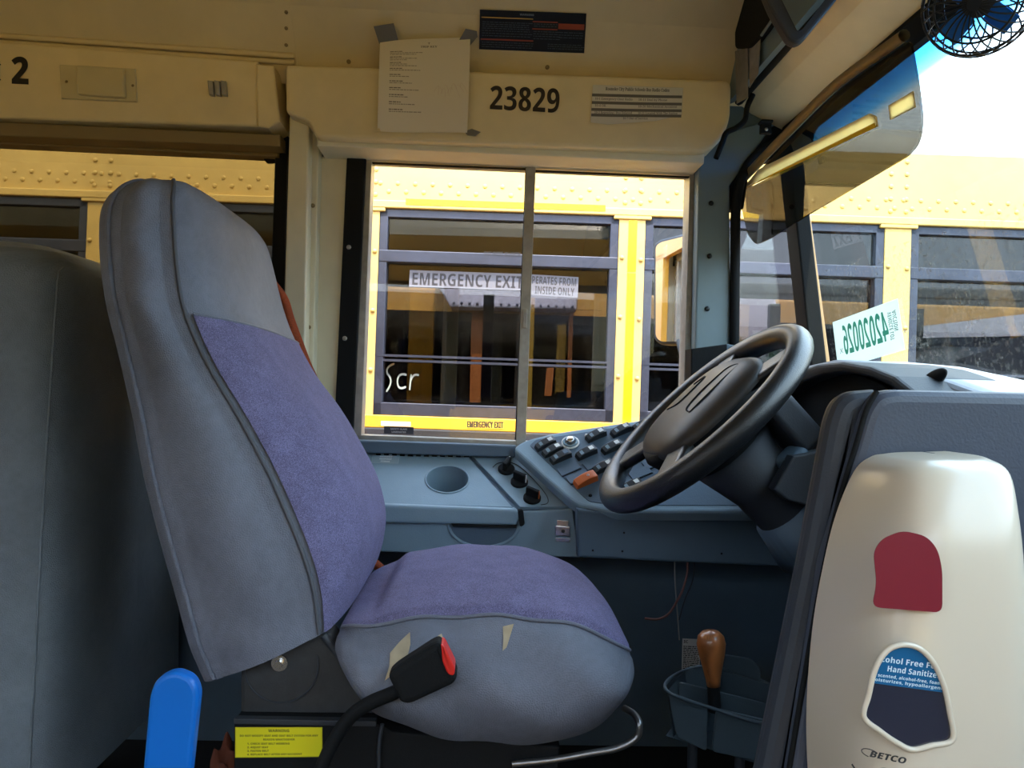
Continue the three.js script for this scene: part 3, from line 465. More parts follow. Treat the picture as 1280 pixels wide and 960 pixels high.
{
  const g = grid((u, v) => backSurf(v, u), 110, 90, true);
  // close bottom and top
  const cap = (t) => { const ring = []; for (let i = 0; i < 60; i++) ring.push(backSurf(t, i / 60)); const c = ring.reduce((a, p) => a.add(p), V(0, 0, 0)).multiplyScalar(1 / 60); const pos = []; for (let i = 0; i < 60; i++) { const p = ring[i], q = ring[(i + 1) % 60]; t < 0.5 ? pos.push(...q.toArray(), ...p.toArray(), ...c.toArray()) : pos.push(...p.toArray(), ...q.toArray(), ...c.toArray()); } const x = new THREE.BufferGeometry(); x.setAttribute('position', new THREE.Float32BufferAttribute(pos, 3)); x.setAttribute('uv', new THREE.BufferAttribute(new Float32Array(180 * 2), 2)); x.computeVertexNormals(); return x; };
  const back = mesh('backrest', merge([g, cap(0), cap(1)]), M.vinyl, seat, { keepUV: true }); back.userData.label = 'grey vinyl backrest cover';
  const tf = 8.0 / 14;
  const fab = grid((u, v) => { const s = 0.335 + 0.35 * u, top = tf - 0.02 * Math.max(0, u - 0.1); return backSurf(0.004 + (top - 0.004) * v, s, 0.0035); }, 50, 60);
  mesh('fabric_insert', fab, M.fabric, back, { keepUV: true }).userData.label = 'blue woven fabric panel';
  const seamPts = []; for (let i = 0; i <= 44; i++) seamPts.push(backSurf(0.01 + 0.95 * i / 44, 0.325, 0.001)); mesh('piping', tube(seamPts, 0.0028, 120, 6), M.piping, back);
  const backPipe = []; for (let i = 0; i <= 44; i++) backPipe.push(backSurf(0.01 + 0.95 * i / 44, 0.045, 0.001)); mesh('piping', tube(backPipe, 0.0035, 120, 6), M.vinyl, back);
  const top = []; for (let i = 0; i <= 20; i++) top.push(backSurf(tf - 0.02 * Math.max(0, i / 20 - 0.1), 0.335 + 0.35 * i / 20, 0.003)); mesh('piping', tube(top, 0.002, 50, 6), M.vinyl, back);
  // belt guide slot on the far edge of the headrest
  mesh('belt_guide', tube([0.68, 0.665, 0.65, 0.63, 0.61].map((t) => backSurf(t, 0.655, 0.004)), 0.007, 30, 8), M.black, back);
}
// cushion
const cR = [[412, 812, 832], [425, 806, 850], [450, 799, 876], [480, 792, 898], [540, 784, 917], [600, 782, 927], [660, 785, 931], [710, 793, 927], [755, 810, 910], [785, 828, 888], [800, 840, 868], [804, 846, 858]];
const cx_ = crSpline(cR.map((r) => r[0])), ct = crSpline(cR.map((r) => r[1])), cb = crSpline(cR.map((r) => r[2]));
const zNear = crSpline([0.05, 0.03, 0.012, 0.004, 0, 0, 0, 0.004, 0.012, 0.03, 0.05, 0.07]);
const CN = -1.0, CF = -1.49;
function cushSurf(t, s, off = 0) { // s: 0 bottom near -> near side up -> top seam (0.35) -> top face -> far side
  const T_ = pz(cx_(t), ct(t), CN), B_ = pz(cx_(t), cb(t), CN), x = T_.x, H = T_.y - B_.y, zn = CN - zNear(t), zf = CF + zNear(t); const sm = Math.min(1, Math.max(0, (t - 0.2) / 0.07)), dome = 0.026 * Math.sin(Math.PI * Math.min(1, Math.max(0, t * 1.02))) * (0.15 + 0.85 * sm * sm * (3 - 2 * sm)) + 0.004;
  let y, z, nz = 0, ny = 0;
  if (s < 0.32) { const k = s / 0.32; y = B_.y + H * k; z = zn + 0.05 * (Math.sin(Math.PI * (0.12 + k * 0.88)) - 0.37) * Math.min(1, H / 0.08); nz = 1; }
  else if (s < 0.38) { const k = (s - 0.32) / 0.06; y = T_.y + 0.006 * Math.sin(k * Math.PI / 2); z = zn - 0.019 - 0.012 * k; nz = 0.7; ny = 0.7; }
  else if (s < 0.8) { const k = (s - 0.38) / 0.42; z = zn - 0.031 + (zf - zn + 0.06) * k; y = T_.y + 0.006 + dome * Math.pow(Math.sin(Math.PI * Math.min(1, k * 0.95 + 0.04)), 0.7) - (k > 0.85 ? (k - 0.85) * 0.12 : 0); ny = 1; }
  else { const k = (s - 0.8) / 0.2; z = zf + 0.02 * (1 - Math.sin(Math.PI * k)); y = T_.y - H * k; nz = -1; }
  y += 0.002 * Math.sin(x * 60 + z * 25) * (s < 0.36 ? 1 : 0.6); z += s < 0.32 ? 0.003 * Math.sin(x * 38 + y * 60) : 0;
  return V(x, y + ny * off, z + nz * off);
}
{
  const endcap = (t) => { const ring = []; for (let i = 0; i <= 50; i++) ring.push(cushSurf(t, i / 50)); const c = ring.reduce((a, p) => a.add(p), V(0, 0, 0)).multiplyScalar(1 / 51); const pos = []; for (let i = 0; i < 50; i++) { const p = ring[i], q = ring[i + 1]; t < 0.5 ? pos.push(...p.toArray(), ...q.toArray(), ...c.toArray()) : pos.push(...q.toArray(), ...p.toArray(), ...c.toArray()); } const x = new THREE.BufferGeometry(); x.setAttribute('position', new THREE.Float32BufferAttribute(pos, 3)); x.setAttribute('uv', new THREE.BufferAttribute(new Float32Array(300), 2)); x.computeVertexNormals(); return x; };
  const bottom = grid((u, v) => cushSurf(v, 0).lerp(cushSurf(v, 1), 1 - u), 4, 40);
  const body = grid((u, v) => cushSurf(v, u), 90, 70);
  const c = mesh('cushion', merge([body, bottom, endcap(0), endcap(1)]), M.vinyl, seat, { keepUV: true }); c.userData.label = 'grey vinyl seat cushion with torn edge';
  mesh('fabric_insert', grid((u, v) => cushSurf(0.03 + 0.955 * v, 0.352 + 0.44 * u, 0.003), 60, 60), M.fabric, c, { keepUV: true }).userData.label = 'faded blue fabric seat top';
  const sp = []; for (let i = 0; i <= 40; i++) sp.push(cushSurf(0.04 + 0.93 * i / 40, 0.352, 0.002)); mesh('piping', tube(sp, 0.0026, 120, 6), M.vinyl, c);
  // torn places that show the foam
  const tAt = (px) => { let lo = 0, hi = 1; for (let i = 0; i < 40; i++) { const m = (lo + hi) / 2; cx_(m) < px ? lo = m : hi = m; } return lo; };
  const tear = (pts) => { const pp = pts.map(([px, py]) => { const t = tAt(px), k = (cb(t) - py) / (cb(t) - ct(t)); return cushSurf(t, 0.32 * Math.min(1.06, Math.max(0, k)), 0.0022); }); const c2 = pp.map((p) => new THREE.Vector2(p.x, p.y)); const tri = THREE.ShapeUtils.triangulateShape(c2, []); const g = new THREE.BufferGeometry(); g.setAttribute('position', new THREE.Float32BufferAttribute(pp.flatMap((p) => p.toArray()), 3)); g.setIndex(tri.flat()); g.computeVertexNormals(); g.setAttribute('uv', new THREE.BufferAttribute(new Float32Array(pp.length * 2), 2)); return g; };
  for (const pts of [[[489, 815], [500, 804], [512, 794], [514, 806], [511, 820], [498, 834], [486, 842], [490, 828]], [[545, 796], [552, 792], [557, 800], [563, 806], [564, 818], [556, 816], [552, 808]], [[629, 788], [643, 784], [639, 795], [634, 808], [629, 812], [630, 800]]]) mesh('tear', tear(pts), M.foam, c).userData.label = 'torn spot showing cream foam';
}
{ // frame, recliner cover, label, adjuster bar
  const zc = -1.062;
  const rc = mesh('recliner_cover', slab(zc, [[300, 838], [310, 815], [400, 790], [412, 792], [472, 882], [470, 905], [300, 902]], 0.05, { bevel: 0.006, r: [0.01, 0.01, 0.005, 0.005, 0.004, 0.004, 0.004] }), M.coverGrey, seat);
  mesh('cover_edge', tube([[404, 794], [420, 815], [448, 850], [470, 882]].map(([x, y]) => pz(x, y, zc + 0.003)), 0.005, 30, 8), M.charcoal, rc);
  const hub = pz(352, 832, zc); mesh('pivot_ring', new THREE.TorusGeometry(0.05, 0.0014, 6, 40, Math.PI * 1.1).rotateZ(Math.PI).translate(hub.x, hub.y, hub.z + 0.001), M.charcoal, rc);
  const bo = pz(350, 828, zc); mesh('washer', cyl(bo, bo.clone().add(V(0, 0, 0.004)), 0.011, 0.011, 24), M.chrome, rc); mesh('bolt', cyl(bo.clone(), bo.clone().add(V(0, 0, 0.010)), 0.006, 0.0055, 6), M.chrome, rc);
  const rail = mesh('side_rail', slab(-1.03, [[292, 902], [470, 904], [490, 915], [700, 934], [698, 962], [292, 975]], 0.06, { bevel: 0.003 }), M.black, seat);
  mesh('rail_lip', barZ([292, 902], [470, 905], 0.007, -1.022, 0.012), M.charcoal, rail);
  mesh('seat_base', box(pz(310, 960, -1.05).x, pz(700, 960, -1.05).x, FLOOR, pz(500, 955, -1.05).y, -1.45, -1.08, 0.01), M.black, seat);
  const warn = canvasMat(440, 160, (x, W, H) => { x.fillStyle = '#e8de14'; x.fillRect(0, 0, W, H); x.strokeStyle = '#9a9418'; x.strokeRect(3, 3, W - 6, H - 6); x.fillStyle = '#4a470f'; x.textAlign = 'center'; x.font = 'bold 22px sans-serif'; x.fillText('WARNING', W / 2, 26); x.font = 'bold 15px sans-serif'; x.fillText('DO NOT MODIFY SEAT AND SEAT BELT SYSTEM FOR ANY', W / 2, 50, W - 20); x.fillText('REASON WHATSOEVER', W / 2, 70); x.textAlign = 'left'; ['1. CHECK SEAT BELT WEBBING', '2. ADJUST SEAT', '3. FASTEN BELT', '4. REPLACE BELT AFTER ANY ACCIDENT'].forEach((s, i) => x.fillText(s, 60, 92 + i * 19)); });
  mesh('warning_label', quadZ(-1.0285, [[294, 909], [403, 909], [403, 940], [396, 946], ].slice(0, 2).concat([[403, 946], [294, 947]])), warn, seat, { keepUV: true }).userData.label = 'yellow warning label';
  mesh('adjuster_bar', tube([[640, 955], [690, 950], [735, 942], [775, 934], [797, 920], [799, 905], [793, 893], [780, 885]].map(([x, y], i) => pz(x, y, -1.02 - (i > 5 ? 0.02 * (i - 5) : 0))), 0.0045, 80, 10), M.barSteel, seat);
  mesh('under_strap', tube([[478, 905], [474, 930], [474, 975]].map(([x, y]) => pz(x, y, -1.024)), 0.003, 20, 6), M.charcoal, seat);
}
finish(seat);
{ // belt buckle on its stalk
  const b = thing('seat_belt_buckle', 'black seat belt buckle with red release button beside the cushion', 'buckle');
  const P = ZP(-0.935);
  mesh('stalk', tube([[395, 975], [415, 930], [437, 897], [460, 880], [492, 866], [508, 858]].map(([x, y], i) => pz(x, y, -0.985 + i * 0.0065)), 0.0088, 40, 10), M.black, b);
  mesh('buckle_body', slab(P, [[484, 846], [494, 836], [540, 806], [548, 803], [556, 810], [572, 845], [568, 856], [512, 882], [500, 880]], 0.034, { bevel: 0.008, r: 0.006 }), M.black, b);
  mesh('release_button', slab(-0.933, [[551, 805], [555, 807], [569, 835], [568, 845], [560, 844], [553, 828]], 0.03, { bevel: 0.002, r: 0.004 }), M.red, b);
  finish(b);
  const s = thing('shoulder_belt', 'orange shoulder belt webbing hanging past the headrest', 'seat belt');
  const band = (pts, wpx, z0, dz) => { const c = pts.map(([x, y], i) => pz(x, y, z0 + dz * i)); const cv = new THREE.CatmullRomCurve3(c); const wide = pts.map((p) => p[2]); const ws = crSpline(wide); return grid((u, v) => { const p = cv.getPoint(v), t = cv.getTangent(v), n = V(-t.y, t.x, 0).normalize(); return p.addScaledVector(n, (u - 0.5) * ws(v)).add(V(0, 0, 0.006 * Math.sin(u * Math.PI))); }, 6, 40); };
  const w1 = band([[331, 340, 0.012], [341, 354, 0.016], [354, 374, 0.020], [361, 400, 0.024], [370, 430, 0.030], [380, 458, 0.032], [398, 500, 0.034], [430, 600, 0.034]], 0, -1.525, -0.006);
  mesh('webbing', w1, M.orangeBelt, s, { keepUV: true });
  mesh('lap_webbing', band([[452, 690, 0.02], [475, 710, 0.018], [492, 724, 0.018], [510, 735, 0.02]], 0, -1.5, 0), M.orangeBelt, s, { keepUV: true });
  finish(s);
}
{ // padded barrier behind
  const b = thing('padded_barrier', 'tall grey-green vinyl padded barrier behind the driver seat', 'barrier');
  const zN = -1.17, zF = -1.72, x1 = -0.605, x0 = x1 - 0.30, yT = pz(60, 287, -1.12).y, yB = 0.16;
  const H = yT - yB; const sec = (t, s) => { const y = yB + H * Math.min(1, t * 1.0), k = t > 0.93 ? (t - 0.93) / 0.07 : 0, ins = 0.06 * (1 - Math.sqrt(Math.max(0, 1 - k * k))), lean = -0.03 * t; const a = s * Math.PI * 2, n = 5, c = Math.cos(a), sn = Math.sin(a), sg = (v, e) => Math.sign(v) * Math.pow(Math.abs(v), e); const hx = (x1 - x0) / 2 - ins, hz = (zN - zF) / 2 - ins; return V((x0 + x1) / 2 + lean + sg(c, 0.5) * hx, y, (zN + zF) / 2 - sg(sn, 0.3) * hz); };
  const capT = grid((u, v) => sec(1, u).lerp(V((x0 + x1) / 2 - 0.03, yT + 0.006, (zN + zF) / 2), v), 120, 4);
  const bd = mesh('padding', merge([grid((u, v) => sec(v, u), 160, 60, true), capT]), M.vinylGreen, b, { keepUV: true });
  const st = []; for (let i = 0; i <= 30; i++) { const t = 0.0 + i / 30 * 0.98; let best = null; for (let k = 0; k < 200; k++) { const p = sec(t, 0.75 + 0.25 * k / 200); if (!best || Math.abs(p.x - (x1 - 0.045)) < Math.abs(best.x - (x1 - 0.045))) best = p; } st.push(best.clone()); }
  mesh('seam', tube(st, 0.0022, 60, 6), M.vinylGreen, bd);
  for (const z of [-1.2, -1.6]) mesh('foot_post', cyl(V((x0 + x1) / 2, FLOOR, z), V((x0 + x1) / 2, yB + 0.02, z), 0.02), M.black, b);
  finish(b);
}
{ // blue bin and a brown cloth behind the seat
  const b = thing('plastic_bin', 'bright blue plastic bin between the barrier and driver seat', 'bin');
  const zb = -0.935;
  mesh('bin_wall', slab(zb, [[186, 868], [194, 850], [216, 838], [240, 848], [248, 866], [236, 980], [176, 980]], 0.02, { bevel: 0.006, r: 0.012 }), M.blue, b);

  const p = pz(190, 980, zb); mesh('bin_base', box(p.x - 0.01, p.x + 0.045, FLOOR, p.y - 0.04, zb - 0.09, zb - 0.021, 0.01), M.blue, b);
  finish(b);
  const c = thing('brown_cloth', 'crumpled brown cloth on the floor beside the seat base', 'cloth');
  const q = pz(280, 962, -1.06), gg = new THREE.SphereGeometry(1, 32, 20); const ps = gg.attributes.position; for (let i = 0; i < ps.count; i++) { const k = 1 + 0.14 * Math.sin(ps.getX(i) * 6 + ps.getY(i) * 5) * Math.sin(ps.getZ(i) * 7); ps.setXYZ(i, ps.getX(i) * 0.03 * k, ps.getY(i) * (q.y + 0.03) / 2 * k, ps.getZ(i) * 0.03 * k); } gg.computeVertexNormals(); gg.translate(q.x, (q.y + 0.03) / 2, -1.065); mesh('cloth_heap', gg, M.brown, c); finish(c);
}

// ================================================================ side console under the window
const XP = (x) => ({ o: V(x, 0, 0), e1: V(0, 0, 1), e2: V(0, 1, 0), n: V(-1, 0, 0) });
const CP = plane3(pz(450, 567, -1.72), pz(640, 573, -1.72), pz(470, 634, -1.57)); // sloping top
{
  const c = thing('side_console', 'blue-grey moulded console with cup holder beneath the driver window', 'console');
  const cup = onPlane(559, 599, CP), cr = onPlane(586, 599, CP).distanceTo(cup);
  const circ = []; for (let i = 0; i < 40; i++) { const a = i / 40 * Math.PI * 2; const p = to2(cup, CP); circ.push(new THREE.Vector2(p.x + Math.cos(a) * cr, p.y + Math.sin(a) * cr)); }
  const pts = [[410, 562], [450, 564], [640, 570], [710, 638], [640, 639], [460, 633], [410, 631]].map(([x, y]) => to2(onPlane(x, y, CP), CP)); if (THREE.ShapeUtils.isClockWise(pts)) pts.reverse();
  mesh('console_top', plate2(pts, 0.02, 0, [circ]).translate(0, 0, -0.006).applyMatrix4(basis(CP)), M.consoleDark, c);
  const lid = [[410, 564], [448, 566], [584, 569], [641, 634], [460, 629], [410, 627]].map(([x, y]) => to2(onPlane(x, y, CP), CP)); if (THREE.ShapeUtils.isClockWise(lid)) lid.reverse();
  const l = mesh('lid', plate2(lid, 0.012, 0.002, [circ]).applyMatrix4(basis(CP)), M.console, c);
  const cg = new THREE.CylinderGeometry(cr, cr * 0.86, 0.07, 40, 1, true).translate(0, -0.036, 0); const dn = new THREE.Matrix4().makeBasis(CP.e1, CP.n, CP.e1.clone().cross(CP.n)).setPosition(cup);
  mesh('cup_well', merge([cg, new THREE.CircleGeometry(cr * 0.87, 40).rotateX(-Math.PI / 2).translate(0, -0.07, 0)]).applyMatrix4(dn), M.console, c);
  mesh('cup_rim', new THREE.TorusGeometry(cr, 0.0022, 8, 48).rotateX(Math.PI / 2).applyMatrix4(dn), M.console, l);
  const hinge = []; for (let i = 0; i < 12; i++) hinge.push(slab(CP, [[470 + i * 10, 568.0 + i * 0.2], [476 + i * 10, 568.1 + i * 0.2], [476 + i * 10, 569.6 + i * 0.2], [470 + i * 10, 569.4 + i * 0.2]], 0.004, { lift: 0.003 })); mesh('hinge', merge(hinge), M.black, l);
  const lab = canvasMat(256, 96, (x, W, H) => { x.fillStyle = '#8fa3b0'; x.fillRect(0, 0, W, H); x.strokeStyle = '#c8d4dc'; x.strokeRect(3, 3, W - 6, H - 6); x.fillStyle = '#e4ecf0'; x.font = 'bold 20px sans-serif'; x.textAlign = 'center'; x.fillText('EMERGENCY', W / 2, 30); x.fillText('EQUIPMENT', W / 2, 56); x.fillText('STORAGE', W / 2, 82); });
  mesh('lid_label', quadGeo(...[[466, 568], [500, 569], [498, 580], [464, 579]].map(([x, y]) => onPlane(x, y, CP).addScaledVector(CP.n, 0.001))), lab, l, { keepUV: true });
  mesh('back_ledge', slab(-1.705, [[410, 548], [440, 550], [645, 557], [643, 572], [440, 566], [410, 564]], 0.04, { bevel: 0.004 }), M.consoleDark, c);
  // knob plate
  mesh('knob_plate', slab(CP, [[590, 570], [650, 571], [722, 633], [650, 634]], 0.012, { lift: 0.001, bevel: 0.001 }), M.console, c);
  const ring = [[616, 585], [622, 580], [637, 579], [648, 583], [684, 622], [684, 630], [676, 632]].map(([x, y]) => onPlane(x, y, CP).addScaledVector(CP.n, 0.002)); mesh('plate_outline', tube(ring, 0.0009, 60, 5), M.charcoal, c);
  for (const [x, y, a] of [[633, 588, 1.15], [649, 604, -0.55], [665, 624, -0.55]]) {
    const p = onPlane(x, y, CP); const d = new THREE.Matrix4().makeBasis(CP.e1, CP.n, CP.e1.clone().cross(CP.n)).setPosition(p);
    const k = mesh('knob', new THREE.LatheGeometry([[0, 0], [0.0185, 0], [0.0185, 0.006], [0.016, 0.009], [0, 0.009]].map(([r, h]) => new THREE.Vector2(r, h)), 28).applyMatrix4(d), M.black, c);
    mesh('knob_grip', new RoundedBoxGeometry(0.03, 0.022, 0.009, 3, 0.003).translate(0, 0.018, 0).rotateY(a).applyMatrix4(d), M.black, k);
    mesh('pointer', new RoundedBoxGeometry(0.0022, 0.02, 0.003, 2, 0.0008).translate(0.0152, 0.018, 0).rotateY(a).applyMatrix4(d), y === 624 ? M.orangeSwitch : M.white, k);
  }
  // front face with pull and latch
  const f = mesh('front_face', slab(-1.57, [[410, 650], [646, 655], [650, 640], [716, 637], [724, 697], [480, 690], [410, 687]], 0.03, { bevel: 0.003 }), M.console, c);
  mesh('front_lip', slab(-1.558, [[410, 627], [460, 630], [646, 637], [650, 645], [645, 657], [410, 653]], 0.04, { bevel: 0.006, r: [0, 0, 0.008, 0.008, 0.004, 0] }), M.console, c);
  mesh('lip_gap', slab(-1.559, [[647, 638], [654, 637], [656, 656], [650, 659]], 0.02, { r: 0.006 }), M.black, c);
  const arc = []; for (let i = 0; i <= 24; i++) { const a = Math.PI * i / 24; arc.push([605 + 44 * Math.cos(a), 655 + 29 * Math.sin(a)]); }
  mesh('pull_recess', slab(-1.569, [[561, 653], [649, 656], ...arc.slice(1, -1)], 0.02), M.consoleDark, f);
  mesh('pull_rim', tube(arc.map(([x, y]) => pz(x, y, -1.568)), 0.0034, 60, 8), M.console, f);
  mesh('pull_slot', slab(-1.557, [[564, 654.5], [646, 657], [645, 660], [566, 658]], 0.02), M.black, f);
  const la = mesh('latch', merge([slab(-1.564, [[694, 657], [713, 658], [713, 671], [694, 670]], 0.012, { bevel: 0.002 }), slab(-1.566, [[696, 650], [711, 651], [711, 658], [696, 657]], 0.008, { bevel: 0.001 }), slab(-1.567, [[694, 672], [713, 673], [712, 678], [695, 677]], 0.006, { bevel: 0.001 })]), M.chrome, c); la.userData.label = 'chrome draw latch';
  screwAt(pz(704, 664, -1.563), V(0, 0, 1), 0.004, M.screwDark, la, 'latch_rivet');
  mesh('console_body', box(pz(410, 650, -1.6).x, pz(716, 650, -1.6).x, 0.50, 0.54, ZW + 0.005, -1.6), M.consoleDark, c);
  finish(c);
}
// ================================================================ switch panel
const SP = plane3(pz(660, 566, -1.66), pz(840, 524, -1.69), pz(735, 630, -1.53));
{
  const s = thing('switch_panel', 'sloping grey panel of rocker switches left of the steering wheel', 'switch panel');
  mesh('panel_bezel', slab(SP, [[640, 560], [655, 550], [690, 541], [842, 518], [900, 506], [960, 540], [960, 640], [765, 640], [722, 632], [708, 622]], 0.03, { bevel: 0.007, r: [0.02, 0.02, 0.01, 0.01, 0, 0, 0, 0.01, 0.02, 0.01] }), M.console, s);
  mesh('panel_face', slab(SP, [[662, 557], [670, 550], [845, 523], [900, 514], [950, 540], [950, 632], [770, 632], [736, 627], [728, 620]], 0.01, { lift: 0.0012, r: 0.006, bevel: 0.0006 }), M.consoleDark, s);
  const gd = (x, y) => { const a = onPlane(x, y, SP), l = onPlane(x + 9.2, y - 3.9, SP).sub(a).normalize(); const n = SP.n, w = n.clone().cross(l); return new THREE.Matrix4().makeBasis(l, n, l.clone().cross(n)).setPosition(a.addScaledVector(n, 0.0012)); };
  const rk = (() => { const pts = []; const sh = new THREE.Shape(); sh.moveTo(-0.019, 0); sh.lineTo(0.019, 0); sh.lineTo(0.018, 0.010); sh.quadraticCurveTo(0.002, 0.014, -0.017, 0.006); sh.closePath(); const g = new THREE.ExtrudeGeometry(sh, { depth: 0.013, bevelEnabled: true, bevelThickness: 0.0012, bevelSize: 0.0012, bevelSegments: 2 }); return g.translate(0, 0.001, -0.0065).scale(1.18, 1.15, 1.18); })();
  const icon = new THREE.BoxGeometry(0.010, 0.0008, 0.010).rotateZ(-0.02).translate(0.0118, 0.0160, 0);
  const rockers = [[682, 558], [691, 566], [701, 574], [745, 547], [776, 541], [803, 535], [733, 569], [765, 562], [754, 587], [830, 530], [789, 611]];
  rockers.forEach(([x, y], i) => { const m = gd(x, y); const r = mesh('rocker_switch', rk.clone(), M.switchBlack, s); r.applyMatrix4(m); mesh('switch_icon', icon.clone(), i > 1 && i < 3 ? M.consoleDark : M.white, r); mesh('switch_slot', new THREE.BoxGeometry(0.007, 0.0006, 0.011).rotateZ(0.24).translate(-0.011, 0.0128, 0), M.console, r); });
  { const r = mesh('rocker_switch', rk.clone().scale(1.05, 1.1, 1.15), M.orangeSwitch, s); r.applyMatrix4(gd(732, 603)); r.userData.label = 'orange hazard rocker switch'; mesh('switch_icon', new THREE.TorusGeometry(0.0022, 0.0006, 5, 14).rotateX(Math.PI / 2).translate(0.006, 0.0178, 0), M.white, r); }
  for (const [x, y] of [[711, 587], [722, 597], [743, 580], [781, 554], [800, 592], [817, 579], [812, 553], [838, 566], [786, 577]]) { const b = mesh('blank_plate', new RoundedBoxGeometry(0.046, 0.003, 0.023, 2, 0.001).translate(0, 0.0012, 0), M.consoleDark, s); b.applyMatrix4(gd(x, y)); mesh('plate_gap', new THREE.BoxGeometry(0.047, 0.0006, 0.0018).translate(0, 0.0006, 0.0125), M.black, b); }
  { const m = gd(713, 554); const k = mesh('rotary_dial', new THREE.LatheGeometry([[0, 0], [0.0195, 0], [0.0195, 0.002], [0.012, 0.003], [0.012, 0.003]].map(([r, h]) => new THREE.Vector2(r, h)), 32), M.white, s); k.applyMatrix4(m); mesh('dial_ring', new THREE.TorusGeometry(0.0135, 0.003, 8, 32).rotateX(Math.PI / 2).translate(0, 0.003, 0), M.console, k); mesh('dial_cap', new THREE.LatheGeometry([[0, 0.014], [0.007, 0.013], [0.009, 0.010], [0.009, 0.002], [0, 0.002]].map(([r, h]) => new THREE.Vector2(r, h)), 28), M.chrome, k); }
  screwAt(onPlane(738, 620, SP).addScaledVector(SP.n, 0.0015), SP.n, 0.004, M.black, s);
  mesh('indicator', new THREE.SphereGeometry(0.004, 10, 8).translate(...onPlane(733, 545.5, SP).addScaledVector(SP.n, 0.003).toArray()), M.white, s);
  finish(s);
}
// ================================================================ dashboard
{
  const d = thing('dashboard', 'charcoal dashboard with arched instrument hood behind the steering wheel', 'dashboard');
  const hoodO = [[925, 640], [930, 560], [942, 512], [962, 486], [990, 466], [1020, 455], [1050, 452], [1085, 458], [1115, 470], [1150, 498], [1160, 640]];
  const hoodI = [[948, 628], [948, 566], [958, 520], [978, 494], [1004, 477], [1030, 468], [1055, 466], [1085, 471], [1110, 482], [1130, 500], [1135, 628]];
  mesh('instrument_hood', slab(XP(0.60), hoodO, 0.16, { bevel: 0.008, holes: [hoodI] }), M.charcoal, d);
  mesh('gauge_face', slab(XP(0.63), hoodI.map(([x, y]) => [x - 6, y]), 0.01), M.black, d);
  mesh('cowl', slab(XP(0.665), [[935, 600], [960, 478], [1000, 458], [1040, 449], [1100, 455], [1165, 471], [1215, 489], [1330, 515], [1330, 700], [935, 700]], 0.15, { bevel: 0.012, r: 0.02 }), M.dashPale, d);
  const vp = onPlane(1165, 477, XP(0.665)); mesh('defrost_vent', new THREE.SphereGeometry(1, 20, 12).scale(0.008, 0.012, 0.035).rotateX(-0.35).translate(vp.x + 0.001, vp.y + 0.003, vp.z), M.black, d);
  mesh('lower_panel', slab(-1.52, [[721, 636], [765, 640], [850, 622], [990, 596], [1060, 590], [1060, 712], [846, 703], [723, 697]], 0.04, { bevel: 0.006 }), M.consoleDark, d);
  for (const [x, y] of [[741, 688], [780, 666], [778, 689], [902, 692], [957, 679]]) screwAt(pz(x, y, -1.519), V(0, 0, 1), 0.0022, M.black, d);
  mesh('side_ledge', slab(-1.66, [[935, 500], [970, 480], [970, 640], [935, 640]], 0.05, { bevel: 0.006 }), M.consoleDark, d);
  mesh('end_trim', slab(-1.2, [[968, 612], [992, 570], [1040, 560], [1040, 640], [985, 626]], 0.03, { bevel: 0.004 }), M.charcoal, d);
  finish(d);
  const g = thing('display_unit', 'black box display standing on the dash beside the front pillar', 'display');
  mesh('case', slab(-1.56, [[864, 436], [909, 430], [911, 500], [864, 506]], 0.05, { bevel: 0.003 }), M.black, g);
  mesh('case_side', slab(-1.565, [[908, 430], [921, 432], [922, 500], [910, 500]], 0.045, { bevel: 0.002 }), M.consoleDark, g);
  mesh('stand', slab(-1.58, [[872, 495], [912, 492], [912, 545], [872, 545]], 0.03, { bevel: 0.003 }), M.charcoal, g);
  finish(g);
}
